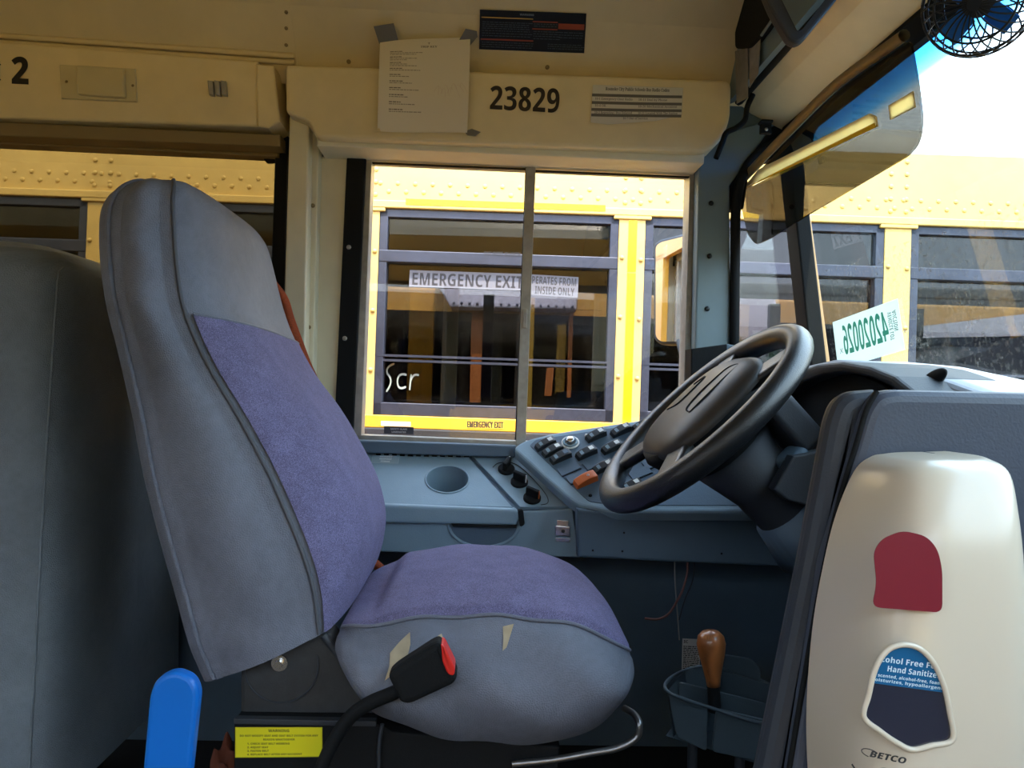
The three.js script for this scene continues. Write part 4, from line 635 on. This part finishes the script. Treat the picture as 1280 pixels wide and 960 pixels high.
// ================================================================ steering wheel and column
{
  const th = THREE.MathUtils.degToRad(45), u = V(Math.cos(th), Math.sin(th), 0), n0 = V(-Math.sin(th), Math.cos(th), 0);
  const c = pz(875, 521, -1.30); const q = new THREE.Quaternion().setFromAxisAngle(V(0, 1, 0), THREE.MathUtils.degToRad(3)).multiply(new THREE.Quaternion().setFromRotationMatrix(new THREE.Matrix4().makeBasis(u, n0, u.clone().cross(n0))));
  const m = new THREE.Matrix4().compose(c, q, V(1, 1, 1));
  const w = thing('steering_wheel', 'black steering wheel with brown-worn hub pad', 'steering wheel');
  const R = 0.203;
  mesh('rim', new THREE.TorusGeometry(R, 0.021, 18, 96).rotateX(Math.PI / 2).applyMatrix4(m), M.rim, w);
  const pad = grid((a, v) => { const ph = a * Math.PI * 2, sg = (x, e) => Math.sign(x) * Math.pow(Math.abs(x), e), c1 = sg(Math.cos(ph), 0.7), s1 = sg(Math.sin(ph), 0.7); const k = Math.sin(v * Math.PI / 2), h = Math.cos(v * Math.PI / 2); return V(c1 * 0.122 * Math.pow(k, 0.7) + 0.012, 0.004 + 0.034 * Math.pow(h, 0.8), -s1 * 0.118 * Math.pow(k, 0.7)); }, 60, 20, true);
  const pd = mesh('hub_pad', pad.applyMatrix4(m), M.hubPad, w); pd.userData.label = 'brown-black horn pad';
  mesh('hub_shell', new THREE.LatheGeometry([[0, -0.075], [0.06, -0.075], [0.092, -0.04], [0.105, 0.0], [0.10, 0.015], [0, 0.02]].map(([r, h]) => new THREE.Vector2(r, h)), 40).scale(1.15, 1, 1.08).applyMatrix4(m), M.black, w);
  for (const a of [0.72, -0.72, 2.35, -2.35]) { const sp = new RoundedBoxGeometry(0.125, 0.02, 0.05, 3, 0.009).translate(0.145, 0.002, 0).rotateY(a); mesh('spoke', sp.applyMatrix4(m), M.rim, w); }
  const ln = (pts, nm) => mesh(nm, tube(pts.map(([a, b]) => { const k = Math.min(0.999, Math.hypot(a / 0.122, b / 0.118)); return V(a + 0.012, 0.0052 + 0.034 * Math.pow(Math.cos(Math.asin(Math.pow(k, 1 / 0.7))), 0.8), b); }), 0.0013, 60, 5).applyMatrix4(m), M.black, pd);
  ln([[-0.035, 0.066], [-0.03, 0.045], [0.0, 0.035], [0.04, 0.032], [0.075, 0.03], [0.085, 0.045], [0.05, 0.06], [0.0, 0.068], [-0.035, 0.066]], 'pad_groove');
  ln([[-0.035, -0.05], [-0.02, -0.02], [0.03, -0.02], [0.05, -0.03], [0.03, -0.045]], 'pad_groove');
  finish(w);
  const s = thing('steering_column', 'charcoal steering column shroud under the wheel', 'steering column');
  mesh('shroud', new THREE.LatheGeometry([[0, -0.34], [0.05, -0.34], [0.055, -0.16], [0.075, -0.08], [0, -0.076]].map(([r, h]) => new THREE.Vector2(r, h)), 32).applyMatrix4(m), M.charcoal, s);
  mesh('upper_cover', new RoundedBoxGeometry(0.05, 0.10, 0.10, 3, 0.012).translate(0.095, -0.10, 0.03).applyMatrix4(m), M.charcoal, s);
  mesh('stalk_base', new RoundedBoxGeometry(0.045, 0.07, 0.06, 3, 0.012).translate(0.05, -0.16, 0.07).applyMatrix4(m), M.consoleDark, s);
  mesh('boot', new THREE.LatheGeometry([[0, -0.30], [0.075, -0.30], [0.06, -0.22], [0, -0.2]].map(([r, h]) => new THREE.Vector2(r, h)), 28).applyMatrix4(m), M.consoleDark, s);
  finish(s);
}
// ================================================================ below the dash
{
  const c = thing('cup_caddy', 'dark grey divided plastic caddy fixed low under the dash', 'caddy');
  const z0 = -1.2;
  const wall = (P, px, th, nm) => mesh(nm, slab(P, px, th, { bevel: 0.002, r: 0.008 }), M.tubBlue, c);
  wall(z0, [[834, 864], [885, 884], [884, 940], [846, 922]], 0.006, 'tub_wall');
  wall(z0, [[896, 886], [965, 902], [965, 955], [890, 940]], 0.006, 'tub_wall');
  wall(z0 - 0.12, [[856, 838], [880, 832], [965, 856], [965, 930], [858, 910]], 0.006, 'tub_wall');
  wall(z0 - 0.06, [[848, 852], [960, 880], [960, 935], [850, 915]], 0.004, 'divider');
  wall(z0 - 0.125, [[888, 816], [940, 824], [951, 836], [951, 870], [888, 860]], 0.006, 'back_tab');
  const A = [pz(834, 864, z0), pz(886, 884, z0), pz(965, 904, z0), pz(965, 858, z0 - 0.12), pz(880, 833, z0 - 0.12), pz(856, 838, z0 - 0.12)];
  mesh('tub_rim', tube(A, 0.003, 80, 6, true), M.tubBlue, c);
  const bt = grid((u, v) => A[0].clone().lerp(A[2], u).lerp(A[5].clone().lerp(A[3], u), v).add(V(0, -0.07, 0)), 2, 2); mesh('tub_floor', bt, M.tubBlue, c);
  const sd = grid((u, v) => A[0].clone().lerp(A[5], u).add(V(0.012 * v, -0.075 * v, 0)), 4, 4); mesh('tub_side', sd, M.tubBlue, c);
  mesh('mount_foot', cyl(pz(866, 915, z0 - 0.03), pz(866, 1000, z0 - 0.03).setY(FLOOR), 0.008), M.charcoal, c);
  mesh('mount_foot', cyl(pz(925, 930, z0 - 0.03), pz(925, 1000, z0 - 0.03).setY(FLOOR), 0.008), M.charcoal, c);
  finish(c);
  const h = thing('wooden_handle', 'rounded wooden handle sticking up out of the caddy', 'handle');
  const p0 = pz(893, 880, z0 - 0.04), p1 = pz(888, 788, z0 - 0.04), L = p0.distanceTo(p1); const q = new THREE.Quaternion().setFromUnitVectors(V(0, 1, 0), p1.clone().sub(p0).normalize());
  mesh('grip', new THREE.LatheGeometry([[0, 0.25], [0.011, 0.25], [0.012, 0.34], [0.016, 0.5], [0.021, 0.68], [0.0235, 0.82], [0.021, 0.92], [0.014, 0.98], [0, 1]].map(([r, y]) => new THREE.Vector2(r, y * L)), 28).applyQuaternion(q).translate(p0.x, p0.y, p0.z), M.wood, h);
  mesh('ferrule', cyl(p0.clone().lerp(p1, -0.1), p0.clone().lerp(p1, 0.27), 0.010), M.black, h); finish(h);
  const lab = thing('paper_label', 'small printed paper label low on the dark wall under the dash', 'label');
  mesh('sheet', quadZ(ZW + 0.003, [[853, 798], [876, 799], [874, 842], [852, 840]]), canvasMat(128, 256, (x, W, H) => { x.fillStyle = '#d9d9d6'; x.fillRect(0, 0, W, H); x.fillStyle = '#2c2c2e'; x.font = 'bold 30px sans-serif'; x.fillText('IC', 10, 34); for (let i = 0; i < 14; i++) { const y = 56 + i * 14; let k = 8; while (k < W - 14) { const w = 6 + hash(i, k, 3) * 20; x.fillRect(k, y, w, 7); k += w + 5; } } }), lab, { keepUV: true });
  finish(lab);
  const wr = thing('dash_wiring', 'thin loose wires hanging below the dashboard', 'wires');
  mesh('wire', tube([[859, 700], [859, 715], [853, 738], [846, 752], [835, 768], [822, 774], [806, 773]].map(([x, y]) => pz(x, y, -1.54)), 0.0024, 40, 6), M.wireRed, wr);
  mesh('wire', tube([[843, 700], [844, 730], [847, 770], [849, 800]].map(([x, y]) => pz(x, y, -1.55)), 0.0014, 30, 6), M.wireGrey, wr);
  mesh('wire', tube([[868, 700], [866, 725], [856, 750], [849, 775]].map(([x, y]) => pz(x, y, -1.55)), 0.0014, 30, 6), M.charcoal, wr);
  finish(wr);
}
// ================================================================ padded panel and dispenser in the foreground
{
  const p = thing('stepwell_barrier', 'navy-grey padded barrier with rolled edge carrying the dispenser', 'barrier');
  const z = -0.62;
  mesh('panel_face', slab(z, [[1070, 560], [1084, 512], [1098, 492], [1120, 487], [1700, 500], [1700, 1500], [880, 1500], [985, 980], [1030, 700]], 0.03, { bevel: 0.010, r: [0, 0.01, 0.01, 0.01, 0, 0, 0, 0, 0.0] }), M.padPanel, p);
  mesh('rolled_edge', slab(z - 0.012, [[1041, 525], [1050, 502], [1066, 490], [1100, 487], [1100, 510], [1080, 560], [1040, 700], [1000, 980], [900, 1500], [820, 1500], [952, 975], [1010, 690]], 0.03, { bevel: 0.012, r: [0.01, 0.02, 0.02, 0, 0, 0, 0, 0, 0, 0, 0, 0] }), M.padEdge, p);
  const sm = [[1096, 489], [1084, 510], [1070, 556], [1048, 630], [1028, 720], [1005, 850], [984, 975]].map(([x, y]) => pz(x, y, z - 0.004)); mesh('seam', tube(sm, 0.0022, 60, 6), M.black, p);
  finish(p);
}
{
  const d = thing('soap_dispenser', 'cream wall hand sanitizer dispenser with oval window on navy panel', 'dispenser');
  const zS = -0.60, rows = [[566.6, 1166, 1170, 0.0], [567, 1138, 1200, 0.012], [569, 1118, 1222, 0.03], [573, 1100, 1242, 0.048], [590, 1080, 1268, 0.066], [640, 1058, 1279, 0.082], [700, 1042, 1286, 0.09], [790, 1026, 1292, 0.094], [900, 1018, 1296, 0.094], [1000, 1022, 1294, 0.088], [1060, 1036, 1282, 0.07], [1078, 1060, 1262, 0.04], [1084, 1090, 1230, 0.015]];
  const ry = crSpline(rows.map((r) => r[0])), rl = crSpline(rows.map((r) => r[1])), rr = crSpline(rows.map((r) => r[2])), rd = crSpline(rows.map((r) => r[3]));
  const S = (u, v) => { const a = Math.PI * u, q = -Math.cos(a), sg = (x, e) => Math.sign(x) * Math.pow(Math.abs(x), e); const l = pz(rl(v), ry(v), zS), r = pz(rr(v), ry(v), zS + 0.8 * rd(v)); const c = l.clone().lerp(r, 0.5), hx = (r.x - l.x) / 2; return V(c.x + sg(q, 0.5) * hx, c.y + (r.y - l.y) / 2 * q, zS - 0.015 + (rd(v) + 0.015) * Math.pow(Math.sin(a), 0.32)); };
  mesh('shell', grid(S, 90, 80), M.dispenser, d, { keepUV: true });
  const zf = zS + 0.096, plate = zf; mesh('back_plate', slab(zS, [[1095, 600], [1200, 600], [1200, 1000], [1040, 1000], [1035, 800]], 0.02), M.dispenser, d);
  const win = [[1130, 806], [1112, 811], [1100, 824], [1092, 842], [1086, 868], [1080, 896], [1100, 914], [1122, 929], [1140, 937], [1164, 932], [1190, 925], [1187, 890], [1179, 855], [1165, 826], [1148, 810]];
  const fr = rows; const P = ZP(zS + 0.0945); const P2 = ZP(zS + 0.097);
  const w2 = win.map(([x, y]) => to2(onPlane(x, y, P2), P2)); if (THREE.ShapeUtils.isClockWise(w2)) w2.reverse();
  const cv = new THREE.CatmullRomCurve3(win.map(([x, y]) => onPlane(x, y, P2)), true, 'catmullrom', 0.3);
  const wsh = cv.getPoints(90).map((p) => new THREE.Vector2(p.x, p.y));
  const wg = new THREE.ShapeGeometry(shapeOf(wsh)).translate(0, 0, zS + 0.0962); { const b = new THREE.Box2().setFromPoints(wsh), pp = wg.attributes.position, uv = wg.attributes.uv; for (let i = 0; i < pp.count; i++) uv.setXY(i, (pp.getX(i) - b.min.x) / (b.max.x - b.min.x), (pp.getY(i) - b.min.y) / (b.max.y - b.min.y)); }
  const wm = canvasMat(512, 620, (x, W, H) => { x.fillStyle = '#2c2b38'; x.fillRect(0, 0, W, H); x.save(); x.rotate(0.12); x.fillStyle = '#1d5f8e'; x.fillRect(-40, -120, 700, 345); x.fillStyle = '#cfe4ee'; x.font = 'bold 46px sans-serif'; x.textAlign = 'center'; fit(x, 'Alcohol Free Foam', 275, 92, 440, 36); fit(x, 'Hand Sanitizer', 300, 144, 310, 36); fit(x, 'Dye scented, alcohol-free, foaming', 275, 182, 470, 20); fit(x, 'moisturizes, hypoallergenic', 275, 210, 440, 20); x.restore(); }, { roughness: 0.12, clearcoat: 1, clearcoatRoughness: 0.05 });
  mesh('window', wg, wm, d, { keepUV: true }).userData.label = 'dark oval window showing blue bottle label';
  mesh('window_bezel', tube(win.map(([x, y]) => onPlane(x, y, P2)), 0.0019, 140, 8, true), M.dispenser, d);
  const lg = canvasMat(512, 160, (x, W, H) => { x.clearRect(0, 0, W, H); x.strokeStyle = '#2a2a2c'; x.lineWidth = 9; x.beginPath(); x.ellipse(110, 70, 100, 40, 0.15, Math.PI * 0.55, Math.PI * 1.75); x.stroke(); x.fillStyle = '#2a2a2c'; x.font = 'italic 900 82px sans-serif'; fit(x, 'BETCO', 290, 104, 400, 66); }, { transparent: true });
  const Pf = zS + 0.0968; mesh('logo', quadZ(Pf, [[1076, 931], [1135, 943], [1134, 962], [1075, 950]]), lg, d, { keepUV: true });
  const lg2 = canvasMat(256, 96, (x, W, H) => { x.clearRect(0, 0, W, H); x.strokeStyle = '#2a2a2c'; x.lineWidth = 9; x.beginPath(); x.moveTo(8, 12); x.lineTo(50, 70); x.lineTo(8, 92); x.stroke(); x.beginPath(); x.ellipse(190, 70, 60, 46, 0, Math.PI, Math.PI * 2); x.stroke(); }, { transparent: true });
  mesh('logo_lettering', quadZ(Pf, [[1063, 952], [1120, 956], [1120, 980], [1063, 976]]), lg2, d, { keepUV: true });
  mesh('sticker', slab(ZP(Pf), [[1092, 690], [1102, 674], [1128, 663], [1158, 670], [1172, 686], [1178, 712], [1178, 766], [1090, 759], [1096, 730]], 0.0006, { r: 0.006 }), M.maroon, d).userData.label = 'plain maroon sticker';
  finish(d);
}
// ================================================================ print on the wall and ceiling
const decal = (name, label, cat, px, w, h, draw, opt, geo) => { const t = thing(name, label, cat); mesh('sheet', geo, canvasMat(w, h, draw, opt), t, { keepUV: true }); return finish(t); };
decal('fleet_number', 'bold black number 23829 on the cream header', 'number', null, 640, 256, (x, W, H) => { x.clearRect(0, 0, W, H); x.fillStyle = '#2a2018'; x.font = 'bold 250px sans-serif'; fit(x, '23829', W / 2, 236, W - 14, 216); }, { transparent: true }, quadZ(-1.6185, [[611, 104], [702, 108], [701, 144], [610, 139]]));
decal('row_number', 'bold black number 2 above the passenger window', 'number', null, 320, 256, (x, W, H) => { x.clearRect(0, 0, W, H); x.fillStyle = '#ddd4b4'; x.fillRect(0, 70, 80, 150); x.fillStyle = '#16130f'; x.font = 'bold 170px serif'; x.fillText('I', 20, 212); x.font = '900 200px sans-serif'; fit(x, '2', 215, 228, 125, 200); }, { transparent: true }, quadZ(-1.6405, [[-14, 64], [44, 67], [44, 110], [-14, 107]]));
decal('radio_code_sheet', 'torn white radio code sheet with grey bars on the header', 'notice', null, 800, 360, (x, W, H) => {
  x.clearRect(0, 0, W, H); x.fillStyle = '#d6d0c0'; x.beginPath(); x.moveTo(8, 0); x.lineTo(W, 6); x.lineTo(W - 4, 260); x.lineTo(W * 0.72, 318); x.lineTo(150, 356); x.lineTo(0, 338); x.closePath(); x.fill();
  x.fillStyle = '#1c1a18'; x.font = 'bold 34px serif'; x.textAlign = 'center'; fit(x, 'Roanoke City Public Schools Bus Radio Codes', W / 2, 46, 560, 30);
  x.fillStyle = '#6c675f'; for (const y of [78, 146, 208, 258]) x.fillRect(4, y, W - 10, 26);
  x.fillStyle = '#2c2926'; x.textAlign = 'left'; x.font = '27px serif'; [['10-1 Emergency Clear Radio', '10-11 Dial by Phone'], ['10-4 OK', '10-20 Mechanical Accident'], ['10-3 Repeating / Bus Delayed', '10-21 Located With The Station']].forEach(([a, b], i) => { x.fillText(a, 30, 132 + i * 62, 330); x.fillText(b, 410, 132 + i * 62, 350); }); x.fillText('10-7 Out of Service', 280, 306, 220);
}, { transparent: true }, quadZ(-1.6175, [[740, 106], [854, 109], [852, 157], [738, 156]]));
{ // instruction sheet taped over header and ceiling
  const t = thing('instruction_sheet', 'white printed sheet taped up beside the bus number', 'notice');
  const m = canvasMat(440, 512, (x, W, H) => { x.fillStyle = '#dcd2bc'; x.fillRect(0, 0, W, H); x.fillStyle = '#5a4f40'; x.textAlign = 'center'; x.font = 'bold 17px serif'; x.fillText('T', 240, 40); x.fillText('TRIP KEY', 240, 62); for (let b = 0; b < 10; b++) { const y = 82 + b * 36; for (let r = 0; r < (b < 3 ? 3 : 2); r++) { let k = 52; const end = 52 + (r ? 60 + hash(b, r, 5) * 90 : 55); x.globalAlpha = r ? 0.55 : 0.95; while (k < end) { const w = 5 + hash(b * 7 + r, k, 2) * 14; x.fillRect(k, y + r * 10, w, 4.5); k += w + 3; } } } x.globalAlpha = 0.25; x.strokeStyle = '#7c3a30'; for (let i = 0; i < 9; i++) { x.beginPath(); x.moveTo(270 + i * 16, 270 + hash(i, 1, 1) * 60); x.quadraticCurveTo(300 + i * 12, 220 + hash(i, 2, 1) * 90, 290 + i * 18, 300 + hash(i, 3, 1) * 60); x.stroke(); } });
  const tl = ceilHit(476, 51, 0.012).p, tr = ceilHit(588, 44, 0.012).p, br = pz(584, 167, -1.616), bl = pz(472, 165, -1.616), ml = pz(474, 92, -1.606), mr = pz(587, 94, -1.606);
  const g = grid((u, v) => { const a = tl.clone().lerp(tr, u), b = ml.clone().lerp(mr, u), c = bl.clone().lerp(br, u); const k = v; return a.multiplyScalar((1 - k) * (1 - k)).addScaledVector(b, 2 * k * (1 - k)).addScaledVector(c, k * k).add(V(0, 0, 0.003 + 0.003 * Math.sin(u * 5 + v * 3))); }, 14, 18); { const uv = g.attributes.uv; for (let j = 0; j <= 18; j++) for (let i = 0; i <= 14; i++) uv.setXY(j * 15 + i, i / 14, 1 - j / 18); }
  mesh('sheet', g, m, t, { keepUV: true });
  const tapeG = (pp, z) => slab(z, pp, 0.001);
  const tp = (x, y, pp) => { const q = plane3(ceilHit(x, y, 0.016).p, ceilHit(x + 10, y, 0.016).p, ceilHit(x, y - 8, 0.016).p); return slab(q, pp, 0.0008); };
  mesh('tape', tp(483, 42, [[467, 33], [492, 29], [498, 51], [474, 55]]), M.tapeGrey, t); mesh('tape', tp(585, 47, [[574, 50], [582, 36], [596, 39], [597, 46], [586, 59], [575, 56]]), M.tapeGrey, t);
  mesh('tape', tapeG([[580, 164], [590, 161], [601, 165], [594, 170], [584, 169]], -1.612), M.tapeGrey, t); mesh('tape', tapeG([[462, 160], [474, 158], [476, 164], [466, 165]], -1.612), M.cream, t);
  finish(t);
}
{
  const c = [[600, 11], [733, 16], [730, 66], [599, 61]].map(([x, y]) => ceilHit(x, y, 0.003).p);
  decal('warning_placard', 'black warning placard with orange lines on the ceiling curve', 'placard', null, 800, 310, (x, W, H) => { x.fillStyle = '#16181a'; x.fillRect(0, 0, W, H); x.fillStyle = '#c8a050'; x.fillRect(12, 54, 390, 8); x.fillStyle = '#9a4a30'; x.fillRect(400, 72, 190, 10); x.fillRect(400, 128, 190, 10); x.fillRect(595, 84, 195, 44); x.fillRect(10, 222, 400, 12); x.fillStyle = '#5a6468'; const ln = (x0, x1, y) => { let k = x0; while (k < x1) { const w = 8 + hash(k, y, 3) * 26; x.fillRect(k, y, w, 6); k += w + 6; } }; x.font = 'bold 22px sans-serif'; x.fillStyle = '#9aa0a0'; x.fillText('WARNING', 300, 34); x.fillStyle = '#4c565a'; for (const y of [90, 106, 122, 138, 156, 176, 196]) ln(20, 380, y); for (const y of [92, 108, 150, 168, 186, 206]) ln(410, 590, y); for (const y of [150, 170, 190]) ln(600, 780, y); for (const y of [246, 262, 280]) ln(520, 780, y); for (const y of [248, 266, 284]) ln(20, 400, y); }, { roughness: 0.35 }, quadGeo(...c));
}
{ // lamp cover and clip on the header moulding
  const l = thing('dome_lamp', 'unlit rectangular dome lamp with clouded cream cover', 'lamp');
  const z = -1.641; mesh('lamp_base', slab(z, [[76, 82], [170, 87], [172, 128], [78, 124]], 0.01, { bevel: 0.002, lift: 0.006 }), M.lens, l);
  mesh('lamp_lens', slab(z, [[98, 84], [158, 88], [160, 125], [100, 121]], 0.012, { bevel: 0.004, lift: 0.014, r: 0.006 }), M.lens, l);
  for (const [x, y] of [[83, 102], [166, 107]]) screwAt(pz(x, y, z + 0.0065), V(0, 0, 1), 0.003, M.brownRail, l);
  finish(l);
  const c = thing('ribbed_clip', 'small ribbed grey clip on the header above the window', 'clip');
  for (let i = 0; i < 3; i++) mesh('rib', slab(-1.631, [[259 + i * 8, 100], [266 + i * 8, 101], [267 + i * 8, 119], [261 + i * 8, 118]], 0.012, { bevel: 0.002 }), M.alu, c); finish(c);
}
// ================================================================ up front: visor, fan, overhead items
{
  const v = thing('sun_visor', 'smoked translucent sun visor hanging at the windscreen', 'visor');
  const P = XP(0.60);
  mesh('visor_panel', slab(P, [[926, 236], [1050, 112], [1137, 50], [1146, 100], [1152, 150], [1148, 178], [1135, 194], [1010, 268], [960, 299], [944, 306], [934, 292], [925, 252]], 0.004, { r: [0, 0, 0.01, 0.02, 0.03, 0.03, 0.03, 0, 0.01, 0.02, 0.02, 0], holes: [[[936, 235], [954, 215], [1088, 146], [1095, 149], [1096, 156], [1020, 192]], [[1114, 133], [1141, 117], [1144, 132], [1116, 147]]] }), M.visor, v);
  const rod = [[924, 235], [990, 168], [1050, 110], [1137, 48]].map(([x, y]) => onPlane(x, y, P).add(V(-0.008, 0.004, 0))); mesh('visor_rod', tube(rod, 0.009, 30, 10), M.brownRail, v);
  mesh('bus_image_strip', slab(P, [[932, 234], [950, 212], [1090, 142], [1097, 146], [1099, 158], [1020, 194]], 0.003, { lift: 0.004 }), M.translucentStrip, v).userData.label = 'pale strip across the visor coloured as the yellow bus showing there';  // image of the yellow bus in the visor, put into the strip colour
  mesh('bus_image_band', slab(P, [[936, 235], [960, 222], [1097, 154], [1099, 159], [1020, 196]], 0.0015, { lift: 0.006 }), M.tape, v);  // yellow line of the same bus image, painted as a band
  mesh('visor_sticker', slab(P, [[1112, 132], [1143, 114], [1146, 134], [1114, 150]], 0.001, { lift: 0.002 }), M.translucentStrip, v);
  finish(v);
}
{
  const f = thing('cabin_fan', 'small round fan in a wire cage at the top of the windscreen', 'fan');
  const c = O.clone().addScaledVector(ray(1224, 2), 0.92), R = 0.062; const gs = []; const ax = V(-0.6, -0.45, 0.65).normalize(); const q = new THREE.Quaternion().setFromUnitVectors(V(0, 1, 0), ax);
  for (let i = 0; i < 26; i++) { const a = i / 26 * Math.PI * 2, pts = []; for (let k = 0; k <= 12; k++) { const t = -1.1 + 2.55 * k / 12; pts.push(V(Math.cos(a + t * 0.35) * R * Math.cos(t), Math.sin(t) * R * 0.62, Math.sin(a + t * 0.35) * R * Math.cos(t))); } gs.push(tube(pts, 0.0011, 18, 5)); }
  for (const t of [-0.8, -0.35, 0, 0.35, 0.8]) gs.push(new THREE.TorusGeometry(R * Math.cos(t), 0.0014, 6, 40).rotateX(Math.PI / 2).translate(0, Math.sin(t) * R * 0.62, 0));
  mesh('cage', merge(gs).applyQuaternion(q).translate(c.x, c.y, c.z), M.screwDark, f);
  mesh('motor', new THREE.CylinderGeometry(0.018, 0.018, 0.05, 20).translate(0, -0.02, 0).applyQuaternion(q).translate(c.x, c.y, c.z), M.charcoal, f);
  for (let i = 0; i < 4; i++) mesh('blade', new THREE.BoxGeometry(0.032, 0.0015, 0.028).rotateX(0.5).translate(0.032, 0.004, 0).rotateY(i * Math.PI / 2).applyQuaternion(q).translate(c.x, c.y, c.z), M.blue, f);
  mesh('mount_arm', cyl(c.clone().add(V(0, 0.01, 0)), V(0.62, EYE + 0.66, c.z), 0.007), M.charcoal, f);
  finish(f);
}
{
  const s = thing('overhead_speaker', 'black overhead unit mounted where ceiling meets the front bulkhead', 'unit');
  mesh('case', slab(XP(0.52), [[916, -60], [990, -60], [966, 22], [955, 38], [944, 52], [936, 60], [918, 61]], 0.05, { bevel: 0.006, r: 0.01 }), M.black, s);
  mesh('case_rib', tube([[967, 22], [952, 44]].map(([x, y]) => onPlane(x, y, XP(0.515))), 0.003, 8, 6), M.pillarGrey, s); finish(s);
  const m = thing('rear_view_mirror', 'dark framed interior mirror above the windscreen', 'mirror');
  const P = ZP(-1.02); mesh('mirror_frame', slab(P, [[940, -150], [1110, -150], [1062, -20], [1006, 50], [998, 54], [988, 50], [966, 14], [952, -20]], 0.02, { bevel: 0.005, r: 0.012 }), M.charcoal, m);
  mesh('mirror_glass', slab(P, [[956, -140], [1090, -140], [1046, -20], [1002, 38], [996, 40], [978, 4], [966, -22]], 0.004, { lift: 0.002, r: 0.008 }), M.mirror, m);
  mesh('mirror_stem', cyl(pz(1020, -60, -1.04), V(0.57, EYE + 0.72, -1.06), 0.007), M.black, m); finish(m);
  const n = thing('paper_notes', 'faded paper notes stuck on the front bulkhead', 'notes');
  for (const q of [[[921, 64], [937, 60], [937, 122], [923, 130]], [[939, 56], [953, 48], [950, 92], [939, 110]]]) mesh('note', slab(XP(0.53), q, 0.001, { lift: 0.004 }), MAT({ color: 0x9c968a, roughness: 0.8, map: T.scuff }), n); finish(n);
  const k = thing('black_cable', 'black cable looping down the front pillar top', 'cable');
  mesh('cable', tube([[941, 118], [934, 134], [931, 150], [920, 160], [908, 166], [903, 178], [895, 198]].map(([x, y]) => pz(x, y, -1.60)), 0.006, 40, 8), M.black, k); finish(k);
  const b = thing('small_bracket', 'small black bracket screwed under the cream windscreen header', 'bracket');
  const bp = pz(958, 160, -1.62); mesh('plate', box(bp.x - 0.012, bp.x + 0.012, bp.y - 0.012, bp.y + 0.014, bp.z - 0.01, bp.z, 0.002), M.black, b); mesh('tab', box(bp.x - 0.016, bp.x + 0.010, bp.y + 0.008, bp.y + 0.014, bp.z - 0.01, bp.z + 0.014, 0.002), M.black, b); screwAt(bp.clone().add(V(0, -0.003, 0.0005)), V(0, 0, 1), 0.004, M.screw, b); finish(b);
}
{ // lot tag stuck outside the windscreen, read from behind
  const t = thing('lot_tag', 'pale green sticker with reversed green number on the windscreen', 'tag');
  const c = [[1043, 403], [1125, 373], [1134, 437], [1050, 462]].map(([x, y]) => onPlane(x, y, WP).add(V(-0.004, 0, 0)));
  const m = canvasMat(640, 480, (x, W, H) => { x.fillStyle = '#cbdcd2'; x.fillRect(0, 0, W, H); x.translate(W, 0); x.scale(-1, 1); x.fillStyle = '#1c6a54'; x.font = 'bold 300px sans-serif'; fit(x, '42020026', 330, 350, 440, 290); x.fillStyle = '#3a5a50'; x.font = '70px sans-serif'; x.fillText('X', 560, 330); x.save(); x.translate(70, 90); x.rotate(Math.PI / 2); x.font = 'bold 44px sans-serif'; x.fillText('VEHICLE LOT', 0, 0, 280); x.fillText('AUCTION', 0, 40, 200); x.restore(); }, { transmission: 0.5, thickness: 0, roughness: 1 });
  mesh('sheet', quadGeo(...c), m, t, { keepUV: true }); finish(t);
}
scene.traverse((o) => { if (o.isMesh) { o.castShadow = true; o.receiveShadow = true; } });
renderer.render(scene, camera);
